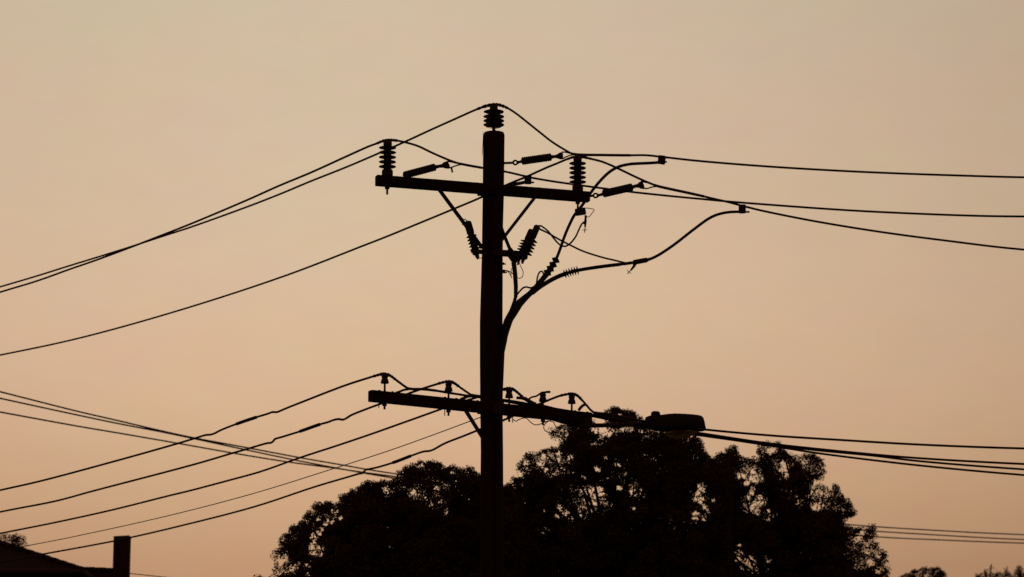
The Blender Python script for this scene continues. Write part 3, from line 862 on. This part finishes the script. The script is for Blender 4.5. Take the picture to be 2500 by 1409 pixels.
MB().ring_tube(rings).build("housing", "lamp_paint", lamp, smooth=True)
MB().lathe(at(1600.5, 1016, LY1 - .08), (.03, 0, 1), [(11.8 * K, -2 * K), (11.8 * K, 4 * K), (11.0 * K, 9 * K), (8 * K, 11.5 * K), (1 * K, 12.5 * K)], 16).build("photocell", "lamp_paint", lamp, smooth=True)
rings = []
for f in np.linspace(0, 1, 7):
    ring = []
    for k in range(24):
        a = 2 * math.pi * k / 24
        q = math.cos(f * math.pi / 2) ** .7 if f < 1 else .02
        c = at(1663 - 10 * f, 1054 + 19 * f, LY1)
        ring.append(c + Vector((math.cos(a) * 42 * K * q, math.sin(a) * .125 * q, 0)))
    rings.append(ring)
MB().ring_tube(rings, cap=False).build("glass_bowl", "lamp_glass", lamp, smooth=True)

# ================================================================== house
HY = 65.0
E = at(199, 1391, HY)
house = thing("house", "house with a sloping tiled roof and a tall plain chimney", "house", Vector((E.x - 6, HY + 3, 0)))
Rg = at(-40, 1315, HY + 3.2)
ez = E.z
x_l = E.x - 15.0
roof = MB()
b = len(roof.v)
e1 = Vector((E.x, HY, ez)); e2 = Vector((E.x, HY + 6.4, ez)); r1 = Vector((Rg.x, HY + 3.2, Rg.z)); r0 = Vector((x_l + (E.x - Rg.x), HY + 3.2, Rg.z))
f1 = Vector((x_l, HY, ez)); f2 = Vector((x_l, HY + 6.4, ez))
roof.v = [tuple(p) for p in (f1, e1, e2, f2, r0, r1)]
roof.f = [(0, 1, 5, 4), (1, 2, 5), (2, 3, 4, 5), (3, 0, 4), (3, 2, 1, 0)]
roof_o = roof.build("roof", "roof_tile", house)
# round capping tiles along the hip and ridge
cap = None


def caps(a, b_, n, parent):
    global cap
    d = (b_ - a) / n
    for i in range(n):
        p = a + d * i
        if cap is None:
            mm = MB(); mm.tube([Vector((0, 0, 0)), Vector((d.length * 1.06, 0, 0))], [.085, .10], 10)
            cap = mm.build("ridge_tile", "roof_tile", None, smooth=True); o = cap
        else:
            o = cap.copy(); C.objects.link(o)
        o.parent = parent
        o.location = p - Vector(parent["_o"])
        o.rotation_euler = d.to_track_quat('X', 'Z').to_euler()


caps(r1, e1 + Vector((0, 0, -.02)), 12, roof_o)
caps(r1, r0, 20, roof_o)
# lower wing whose ridge runs to the chimney
w0 = at(190, 1392.5, HY + 2.2); w1 = at(300, 1396, HY + 2.2)
wr = MB()
hw, dz = 2.2, 1.1
pts = []
for p in (w0 + Vector((-1.5, 0, 0)), w1):
    pts += [p, p + Vector((0, -hw, -dz)), p + Vector((0, hw, -dz))]
wr.v = [tuple(p) for p in pts]
wr.f = [(0, 1, 4, 3), (2, 0, 3, 5), (1, 2, 5, 4), (0, 2, 1), (3, 4, 5)]
wing_roof = wr.build("roof", "roof_tile", house)
caps(w0, w1 + Vector((-.05, 0, -.01)), 4, wing_roof)
wl = MB()
wl.bevel_bar(Vector(((w0.x + w1.x) / 2 - .8, w0.y, 0)), Vector(((w0.x + w1.x) / 2 - .8, w0.y, w0.z - dz - .01)), w1.x - w0.x + 1.5, hw * 2 - .4, (1, 0, 0), .01)
wl.build("wall", "render_wall", house)
wl = MB()
wl.bevel_bar(Vector(((x_l + E.x) / 2, HY + 3.2, 0)), Vector(((x_l + E.x) / 2, HY + 3.2, ez - .01)), E.x - x_l - .8, 5.6, (1, 0, 0), .01)
wl.build("wall", "render_wall", house)
gt = MB().tube([Vector((x_l, HY - .06, ez - .05)), Vector((E.x + .06, HY - .06, ez - .05)), Vector((E.x + .06, HY + 6.4, ez - .05))], .065, 8).build("gutter", "galvanised_steel", house)
# chimney
cc0 = at(277, 1309, HY + 2.1); cc1 = at(315.3, 1306.5, HY + 2.1)
cw = cc1.x - cc0.x
cm = MB()
cxm = (cc0.x + cc1.x) / 2
cm.bevel_bar(Vector((cxm, HY + 2.1 + cw / 2, 0)), Vector((cxm, HY + 2.1 + cw / 2, cc0.z - .02)), cw - .004, cw, (1, 0, 0), .004)
ch = cm.build("chimney", "brick", house)
tp_ = MB()
zz = cc0.z
x0, x1, y0, y1 = cc0.x, cc1.x, HY + 2.1, HY + 2.1 + cw
tp_.v = [(x0, y0, zz - .03), (x1, y0, zz - .03), (x1, y1, zz - .03), (x0, y1, zz - .03), (x0, y0, zz), (x1, y0, zz + .022), (x1, y1, zz + .022), (x0, y1, zz)]
tp_.f = [(0, 3, 2, 1), (4, 5, 6, 7), (0, 1, 5, 4), (1, 2, 6, 5), (2, 3, 7, 6), (3, 0, 4, 7)]
tp_.build("chimney_top", "mortar", ch)
hang("service_wire", "thin wire leaving the chimney's right side near the bottom edge", "wire",
     [(308, 1399.3, HY + 2.0), (400, 1409), (600, 1431), (900, 1461), (1192, 1487, PY + .05)], 4.0, "cable_sheath")

# ================================================================== trees
from math import pi


def in_poly(px, py, poly):
    inside = np.zeros(px.shape, bool)
    j = len(poly) - 1
    for i in range(len(poly)):
        xi, yi = poly[i]; xj, yj = poly[j]
        c = ((yi > py) != (yj > py)) & (px < (xj - xi) * (py - yi) / ((yj - yi) + 1e-12) + xi)
        inside ^= c
        j = i
    return inside


def edge_dist(px, py, poly):
    d = np.full(px.shape, 1e9)
    for i in range(len(poly)):
        ax, ay = poly[i]; bx, by = poly[(i + 1) % len(poly)]
        vx, vy = bx - ax, by - ay
        t = np.clip(((px - ax) * vx + (py - ay) * vy) / (vx * vx + vy * vy + 1e-9), 0, 1)
        d = np.minimum(d, np.hypot(px - ax - t * vx, py - ay - t * vy))
    return d


def at_np(px, py, Y):
    dx = (px - CX) / FPX; dv = (CY - py) / FPX
    vy = FWD.y + UP.y * dv; vz = FWD.z + UP.z * dv
    t = Y / vy
    return np.stack([dx * t, Y, CAM_Z + vz * t], 1)


def proj_np(P):
    q = P - np.array([0, 0, CAM_Z])
    z = q @ np.array(FWD); v = q @ np.array(UP)
    return CX + FPX * q[:, 0] / z, CY - FPX * v / z


def leaves_mesh(name, P, rs, size, mname, parent, rngn):
    size = np.broadcast_to(np.asarray(size, float), (len(P),))[:, None]
    n = len(P)
    u = rngn.normal(size=(n, 3)); u /= np.linalg.norm(u, axis=1)[:, None]
    w = rngn.normal(size=(n, 3)); w -= u * (w * u).sum(1)[:, None]; w /= np.linalg.norm(w, axis=1)[:, None]
    nn = np.cross(u, w)
    ln = size * rngn.uniform(.6, 1.35, n)[:, None]; wd = ln * rngn.uniform(.30, .5, n)[:, None]
    off = np.array(parent["_o"])
    base = P - u * ln * .5 - off
    tip = P + u * ln * .5 - off - nn * ln * .12
    l = P - off + w * wd * .5 - u * ln * .06
    r = P - off - w * wd * .5 - u * ln * .06
    V = np.stack([base, l, tip, r], 1).reshape(-1, 3)
    F = np.arange(4 * n).reshape(n, 4)
    me = bpy.data.meshes.new(name)
    me.vertices.add(4 * n); me.vertices.foreach_set("co", V.ravel().astype(np.float32))
    me.loops.add(4 * n); me.loops.foreach_set("vertex_index", F.ravel().astype(np.int32))
    me.polygons.add(n)
    me.polygons.foreach_set("loop_start", np.arange(0, 4 * n, 4, dtype=np.int32))
    me.polygons.foreach_set("loop_total", np.full(n, 4, np.int32))
    me.materials.append(MATS[mname])
    me.update(calc_edges=True)
    o = bpy.data.objects.new(name, me)
    C.objects.link(o); o.parent = parent
    return o


def tree(name, label, poly, Y0, depth, trunk_px, holes=(), thin=(), leaf=.07, seed=1, dens=1.0, clump_px=(16, 34), mname="leaf", low=1500, trunk_r=.22, edge_r=(7, 17), group=None, per=190):
    rn = np.random.default_rng(seed)
    s = mpp(at(trunk_px, 1300, Y0))
    bx = at(trunk_px, 1300, Y0).x
    t = thing(name, label, "tree", (bx, Y0, 0), group)
    xs = [p[0] for p in poly]; ys = [p[1] for p in poly]
    # clumps on the outline: the uneven rim of the crown
    cl = []
    for i in range(len(poly)):
        a = np.array(poly[i], float); b = np.array(poly[(i + 1) % len(poly)], float)
        if min(a[1], b[1]) > low:
            continue
        n = max(1, int(np.hypot(*(b - a)) / 7 * dens))
        nrm = np.array([-(b - a)[1], (b - a)[0]]); nrm = nrm / (np.hypot(*nrm) + 1e-9)
        for k in range(n):
            r = rn.uniform(*edge_r)
            p = a + (b - a) * rn.uniform() + nrm * (r * rn.uniform(.55, 1.15))
            cl.append((p[0], p[1], r, rn.normal() * depth * .28))
    # clumps inside
    area = (max(xs) - min(xs)) * (min(low, max(ys)) - min(ys))
    nin = int(area / 190 * dens)
    X = rn.uniform(min(xs), max(xs), nin); Yp = rn.uniform(min(ys), min(low, max(ys)), nin)
    ok = in_poly(X, Yp, poly); X, Yp = X[ok], Yp[ok]
    ed = edge_dist(X, Yp, poly)
    rr = np.minimum(rn.uniform(*clump_px, len(X)), np.maximum(ed * 1.0, 6))
    for x, y, r, e in zip(X, Yp, rr, ed):
        cl.append((x, y, r, rn.uniform(-1, 1) * depth * min(1, .25 + e / 90)))
    # sparser, larger clumps in the part of the crown below
    if max(ys) > low:
        nlo = int((max(xs) - min(xs)) * (max(ys) - low) / 700 * dens)
        X = rn.uniform(min(xs), max(xs), nlo); Yp = rn.uniform(low, max(ys), nlo)
        ok = in_poly(X, Yp, poly)
        for x, y in zip(X[ok], Yp[ok]):
            cl.append((x, y, rn.uniform(30, 55), rn.uniform(-1, 1) * depth))
    cl = np.array(cl)
    # leaves
    cnt = np.maximum(8, (cl[:, 2] / 22.0) ** 2 * per).astype(int)
    cnt[cl[:, 1] > low] = 70
    idx = np.repeat(np.arange(len(cl)), cnt)
    cen = at_np(cl[:, 0], cl[:, 1], Y0 + cl[:, 3])
    q = rn.normal(size=(len(idx), 3)); q /= np.linalg.norm(q, axis=1)[:, None]
    q *= (rn.uniform(size=len(idx)) ** .45)[:, None]
    P = cen[idx] + q * (cl[idx, 2] * s)[:, None] * np.array([1, 1, .85])
    px, py = proj_np(P)
    keep = np.ones(len(P), bool)
    jit = rn.normal(size=len(P)) * .2
    ph = rn.uniform(0, 6.28, 6)
    rag = sum(np.sin((px * math.cos(a) + py * math.sin(a)) * 6.28 / wl + f) for a, wl, f in ((.3, 9, ph[0]), (1.5, 7, ph[1]), (2.4, 12, ph[2]), (.9, 5.5, ph[3]), (2.0, 16, ph[4]), (2.9, 6.3, ph[5]))) * .24
    jit = jit + rag
    for h in thin:
        hx, hy, rx, ry, k = h
        d = ((px - hx) / rx) ** 2 + ((py - hy) / ry) ** 2
        keep &= ~((d + jit < 1) & (rn.uniform(size=len(P)) > k + (1 - k) * np.clip(d, 0, 1) ** 2))
    for h in holes:
        hx, hy, rx, ry = h[:4]; k = h[4] if len(h) > 4 else .03
        rx += 2.1; ry += 2.1
        d = ((px - hx) / rx) ** 2 + ((py - hy) / ry) ** 2
        keep &= ~((d + jit < 1) & (rn.uniform(size=len(P)) > k))
    P = P[keep]
    ed = np.where(in_poly(px[keep], py[keep], poly), edge_dist(px[keep], py[keep], poly), 0)
    lsz = leaf * np.interp(ed, [0, 8, 35], [.85, 1.0, 1.5])
    for hx, hy, rx, ry, k in thin:
        d = ((px[keep] - hx) / rx) ** 2 + ((py[keep] - hy) / ry) ** 2
        lsz = np.where(d < 1, np.minimum(lsz, leaf * 1.05), lsz)
    # trunk and limbs
    tm = MB()
    top = at(trunk_px, max(min(ys) + 260, 1330), Y0)
    rt = trunk_r
    base = Vector((bx, Y0, 0))
    mids = [base, base.lerp(top, .06) + Vector((.02, 0, 0)), base.lerp(top, .35) + Vector((rn.normal() * .12, rn.normal() * .1, 0)), base.lerp(top, .7) + Vector((rn.normal() * .12, rn.normal() * .1, 0)), top]
    tm.tube(mids, [rt * 1.5, rt, rt * .85, rt * .65, rt * .4], 12)
    tm.build("trunk", "bark", t, smooth=True)
    lb = MB()
    vis = np.where(cl[:, 1] < low)[0]
    pick = rn.choice(vis, size=min(len(vis), 80), replace=False)
    for j, i in enumerate(pick):
        end = Vector(cen[i])
        nv0, nf0 = len(lb.v), len(lb.f)
        st_ = base.lerp(top, rn.uniform(.5, 1.0))
        mid = st_.lerp(end, .5) + Vector((rn.normal() * .12, rn.normal() * .12, .18 * (end - st_).length * rn.uniform(.1, .6)))
        r0 = rt * rn.uniform(.14, .34)
        lb.tube([st_, st_.lerp(mid, .5), mid, mid.lerp(end, .55) + Vector((rn.normal() * .05, rn.normal() * .05, 0)), end], [r0, r0 * .8, r0 * .55, r0 * .35, r0 * .12], 6)
        for _ in range(3):
            e2 = mid.lerp(end, rn.uniform(.2, .9)); d2 = Vector(rn.normal(size=3)) * .3 + Vector((0, 0, .12))
            lb.tube([e2, e2 + d2 * .5 + Vector((0, 0, .03)), e2 + d2], [r0 * .22, r0 * .15, r0 * .06], 5)
        lx, ly = proj_np(np.array([tuple(v) for v in lb.v[nv0:]]))
        if not in_poly(lx, ly, poly).all():          # a limb that would stick out of the crown is not grown
            del lb.v[nv0:]; del lb.f[nf0:]
    lb.build("limbs", "bark", t, smooth=True)
    cr = leaves_mesh("crown", P, None, lsz, mname, t, rn)
    cr["kind"] = "stuff"
    return t, len(P)


TGp = "trees behind the pole"
left_poly = [(612, 1416), (622, 1405), (640, 1404), (652, 1407), (664, 1400), (672, 1388), (668, 1376), (688, 1372), (702, 1369), (692, 1361), (674, 1353), (668, 1344), (681, 1338), (679, 1325), (687, 1306), (702, 1297), (711, 1284), (727, 1277), (737, 1258),
             (757, 1240), (767, 1228), (788, 1220), (806, 1223), (815, 1228), (822, 1222), (821, 1210), (840, 1204), (858, 1193), (879, 1188), (883, 1177), (905, 1172), (935, 1171), (958, 1167), (967, 1158), (967, 1148), (985, 1139), (1005, 1131),
             (1030, 1123), (1055, 1123), (1078, 1129), (1090, 1137), (1105, 1133), (1125, 1138), (1145, 1136), (1160, 1147), (1172, 1155), (1200, 1168), (1225, 1180), (1250, 1184), (1275, 1230), (1290, 1500), (1240, 1900), (720, 1900), (600, 1650)]
left_holes = [(785, 1292.7, 5, 5), (778.7, 1302, 6, 5), (763, 1308, 6, 5), (773, 1313, 4, 4), (764.6, 1327.6, 5, 5), (760, 1338, 6, 5), (757, 1351, 7, 3), (766, 1350.6, 4, 4), (787, 1339, 4, 4), (780, 1335, 3, 3), (786, 1353.5, 4, 4), (794, 1282, 4, 4), (811, 1275.7, 4, 4),
              (799.5, 1272.7, 3, 3), (776.5, 1267.5, 4, 4), (832, 1265, 4, 4), (752, 1381, 13, 12), (752, 1401, 6, 6), (715, 1386, 9, 5, .15), (728, 1378, 6, 6, .15), (680, 1402, 6, 5, .2),
              (1012, 1203, 4, 4), (1041.6, 1217.7, 4, 5), (1047, 1216.5, 3, 5), (1051.5, 1231, 4, 4), (1066, 1191.7, 5, 5), (1075, 1224, 3, 3), (1066, 1209, 8, 4, .4), (988, 1191.7, 2.5, 2.5), (1113.5, 1175.6, 2, 2), (1103.6, 1153, 2.5, 2.5), (1029, 1136, 3, 2.5), (811, 1245, 2, 2), (823, 1249, 2, 2)]
left_thin = [(775, 1322, 26, 48, .45), (808, 1266, 34, 24, .55), (1048, 1205, 55, 42, .62), (700, 1388, 36, 20, .40), (705, 1312, 22, 14, .8), (640, 1410, 30, 10, .5)]
mid_poly = [(1215, 1205), (1238, 1181), (1250, 1168), (1262, 1150), (1260, 1134), (1270, 1118), (1281, 1105), (1300, 1102), (1320, 1099), (1340, 1091), (1358, 1089), (1365, 1078), (1356, 1068), (1342, 1060), (1350, 1048), (1362, 1041), (1376, 1034), (1400, 1030), (1448, 1026), (1456, 1036),
            (1466, 1042), (1477, 1032), (1474, 1020), (1471, 1008), (1480, 1000), (1492, 993), (1505, 990), (1520, 995), (1535, 996), (1551, 1002), (1558, 1012), (1569, 1020), (1570, 1030), (1590, 1040), (1640, 1050), (1700, 1060), (1712, 1070), (1716, 1085), (1725, 1095), (1731, 1108), (1744, 1117), (1765, 1140),
            (1790, 1200), (1790, 1400), (1760, 1900), (1240, 1900), (1200, 1500)]
mid_holes = [(1377, 1155, 22, 12, .22), (1320, 1134.5, 7, 7), (1283.6, 1130, 6, 5), (1265, 1159, 10, 5), (1458.5, 1145, 8, 8), (1425.6, 1164, 7, 5), (1424.5, 1199, 7, 8), (1439, 1204, 6, 6), (1461, 1195, 14, 4.5), (1461, 1208, 14, 4), (1449.5, 1218.6, 8, 5), (1429, 1218.6, 4, 4),
             (1436, 1232, 9, 5), (1422, 1234, 5, 4), (1450.6, 1230, 7, 4), (1367.6, 1239, 5, 5), (1388, 1248, 6, 5), (1379, 1254, 4, 5), (1361, 1260.6, 8, 4), (1399.5, 1266, 6, 5), (1413, 1262, 6, 5), (1444, 1249, 5, 4), (1508.5, 1192.5, 8, 4), (1544, 1201.5, 6, 8),
             (1547, 1242, 10, 4), (1558.5, 1255, 4, 3), (1526.7, 1158, 3, 3), (1508.5, 1134.5, 5, 4), (1479, 1117.5, 4, 4), (1326.8, 1114, 5, 4), (1364, 1107, 4, 3), (1364, 1123, 4, 3), (1391.5, 1116, 5, 4), (1333.6, 1149, 3, 3), (1329, 1247, 3, 3), (1258.6, 1318.5, 10, 2.5),
             (1526, 1047, 8, 4, .1), (1539, 1049, 5, 4, .1), (1564, 1052, 5, 4, .1), (1488, 1060, 5, 4, .1), (1471, 1048, 8, 5, .05), (1452, 1050, 8, 5, .05), (1487, 1010, 5, 3, .3), (1510, 1013, 4, 2.5, .2), (1466, 1028, 10, 6, .08),
             (1712, 1191, 9, 12), (1701, 1218.6, 7, 7), (1711, 1222, 8, 7), (1704, 1205, 5, 5), (1697.4, 1260.6, 8, 6), (1718, 1267.4, 7, 6), (1696, 1252, 9, 2.5), (1719, 1237, 6, 5), (1728, 1248, 4, 4), (1742, 1221, 3, 3), (1733, 1188, 3, 3)]
mid_thin = [(1420, 1230, 78, 50, .40), (1320, 1135, 62, 36, .5), (1540, 1195, 42, 30, .5), (1510, 1140, 32, 30, .55), (1715, 1225, 34, 55, .45), (1500, 1052, 80, 14, .45), (1370, 1060, 20, 18, .6), (1385, 1120, 30, 20, .7)]
right_poly = [(1700, 1150), (1735, 1125), (1748, 1112), (1753, 1105), (1765, 1102), (1775, 1091), (1785, 1084), (1798, 1089), (1806, 1101), (1813, 1112), (1830, 1114), (1842, 1112), (1845, 1100), (1852, 1085), (1862, 1076), (1880, 1073), (1900, 1077), (1915, 1089), (1925, 1100), (1933, 1110),
              (1950, 1112), (1965, 1104), (1985, 1105), (2006, 1117), (2013, 1135), (2016, 1155), (2010, 1170), (1990, 1175), (1988, 1181), (2002, 1181), (2015, 1182), (2030, 1189), (2040, 1178), (2050, 1189), (2056, 1205), (2066, 1217), (2079, 1221), (2084, 1240), (2091, 1256), (2080, 1266),
              (2068, 1272), (2064, 1279), (2085, 1284), (2110, 1288), (2125, 1281), (2136, 1290), (2143, 1312), (2132, 1319), (2149, 1325), (2150, 1340), (2163, 1350), (2169, 1370), (2158, 1384), (2176, 1390), (2170, 1402), (2180, 1450), (2150, 1900), (1760, 1900), (1700, 1500)]
right_holes = [(1840.5, 1171, 11, 8), (1823.5, 1179, 8, 5), (1806.5, 1162, 5, 5), (1837, 1152.7, 5, 4), (1816.7, 1165, 4, 4), (1914, 1145, 9, 8), (1923, 1162, 7, 5), (1912, 1130, 5, 4), (1835, 1200, 6, 9), (1826, 1214, 5, 4), (1857.6, 1214, 6, 4), (1847, 1230, 12, 4), (1836, 1238, 8, 4),
               (1826, 1248, 8, 8, .35), (1888, 1257, 6, 7), (1874.6, 1268.5, 4, 4), (1877, 1248, 3, 3), (1804, 1349, 9, 7), (1810, 1326.5, 4, 4), (1804, 1332, 4, 4), (1801, 1366, 5, 6), (1830, 1366, 6, 4), (1821, 1380, 14, 11, .25), (1848.5, 1373, 7, 6, .3), (1895, 1374, 3, 6), (1876, 1376, 4, 4),
               (1995, 1239, 14, 8), (1977, 1207.6, 8, 8, .25), (2000, 1205, 7, 6, .25), (2126, 1375, 8, 7), (2144, 1357, 6, 4), (2118, 1346, 12, 5, .25), (2102.5, 1302, 6, 5), (2097, 1315, 8, 4), (2113, 1328, 7, 6, .25), (2145, 1393, 9, 7, .1), (1870, 1101, 14, 7, .3), (1890, 1095, 6, 5, .3), (1820, 1108, 8, 4, .2),
               (1712, 1191, 9, 12), (1701, 1218.6, 7, 7), (1711, 1222, 8, 7), (1704, 1205, 5, 5), (1697.4, 1260.6, 8, 6), (1718, 1267.4, 7, 6), (1696, 1252, 9, 2.5), (1719, 1237, 6, 5), (1728, 1248, 4, 4), (1742, 1221, 3, 3)]
right_thin = [(1830, 1162, 40, 34, .42), (1915, 1145, 32, 36, .45), (1840, 1220, 36, 40, .5), (1840, 1375, 52, 30, .45), (2110, 1340, 52, 62, .45), (2012, 1215, 46, 46, .45), (1715, 1225, 40, 60, .35), (1985, 1145, 30, 30, .6), (1880, 1255, 20, 20, .5), (1880, 1095, 34, 16, .5)]
tree("broad_tree", "broad dense tree left of the pole, lower than its neighbours", left_poly, 52.0, 1.6, 960, left_holes, left_thin, .050, 11, 1.0, group=TGp)
tree("tall_tree", "tallest tree, just right of the pole, behind the street light", mid_poly, 56.0, 1.7, 1500, mid_holes, mid_thin, .052, 12, 1.0, group=TGp)
tree("ragged_tree", "ragged open tree right of the street light, with gaps of sky", right_poly, 60.0, 1.6, 1930, right_holes, right_thin, .055, 13, 1.0, group=TGp)
dome_poly = [(2188, 1412), (2205, 1401), (2225, 1393), (2243, 1389), (2256, 1384), (2272, 1386), (2290, 1383), (2304, 1393), (2313, 1402), (2313, 1450), (2300, 1600), (2190, 1600)]
tree("round_tree", "small round distant treetop at the bottom right edge", dome_poly, 105.0, 1.5, 2255, (), (), .085, 14, 3.0, (8, 16), "leaf_far", 1430, .16, (4, 8))
house_poly = [(-260, 1320), (-150, 1296), (-60, 1300), (0, 1302), (14, 1298), (28, 1303), (42, 1299), (52, 1306), (63, 1310), (67, 1322), (70, 1333), (66, 1345), (60, 1400), (-20, 1560), (-240, 1560)]
tree("wispy_tree", "wispy treetop above the roof at the left edge", house_poly, 82.0, 1.3, -60, (), [(30, 1306, 50, 9, .6), (60, 1325, 14, 20, .6)], .06, 15, 1.3, (12, 24), "leaf_far", 1360, .18, (5, 10))

# feathery far tree: upright twigs with tiny leaves
rn = np.random.default_rng(21)
FYD = 95.0
ft = thing("feathery_tree", "feathery distant tree tips at the bottom right corner", "tree", (at(2450, 1400, FYD).x, FYD, 0))
s = mpp(at(2450, 1400, FYD))
fm = MB()
fb = Vector((at(2450, 1400, FYD).x, FYD, 0))
fm.tube([fb, fb + Vector((.1, 0, 4)), fb + Vector((0, 0, 7.6))], [.2, .15, .05], 8)
fm.build("trunk", "bark", ft, smooth=True)
tw = MB(); LP = []
for i in range(70):
    x = rn.uniform(2385, 2560); prof = np.interp(x, [2385, 2395, 2424, 2430, 2460, 2470, 2488, 2500, 2560], [1402, 1396, 1373, 1397, 1384, 1398, 1376, 1388, 1390])
    top = prof + abs(rn.normal()) * 7
    yb_ = 1450
    Yd = FYD + rn.uniform(-1, 1)
    a = at(x + rn.normal() * 6, yb_, Yd); b_ = at(x, top, Yd)
    tw.tube([a, a.lerp(b_, .5) + Vector((rn.normal() * .02, 0, 0)), b_], [.018, .012, .004], 5)
    for k in range(46):
        f = rn.uniform(.0, 1)
        LP.append(a.lerp(b_, f) + Vector(rn.normal(size=3)) * (.02 + .10 * (1 - f)))
tw.build("limbs", "bark", ft)
for i in range(2500):
    x = rn.uniform(2380, 2560); y = rn.uniform(1399, 1460)
    LP.append(at(x, y, FYD + rn.uniform(-1.2, 1.2)))
o = leaves_mesh("crown", np.array(LP), None, .075, "leaf_far", ft, rn)
o["kind"] = "stuff"

for o in bpy.data.objects:
    if "_o" in o:
        del o["_o"]
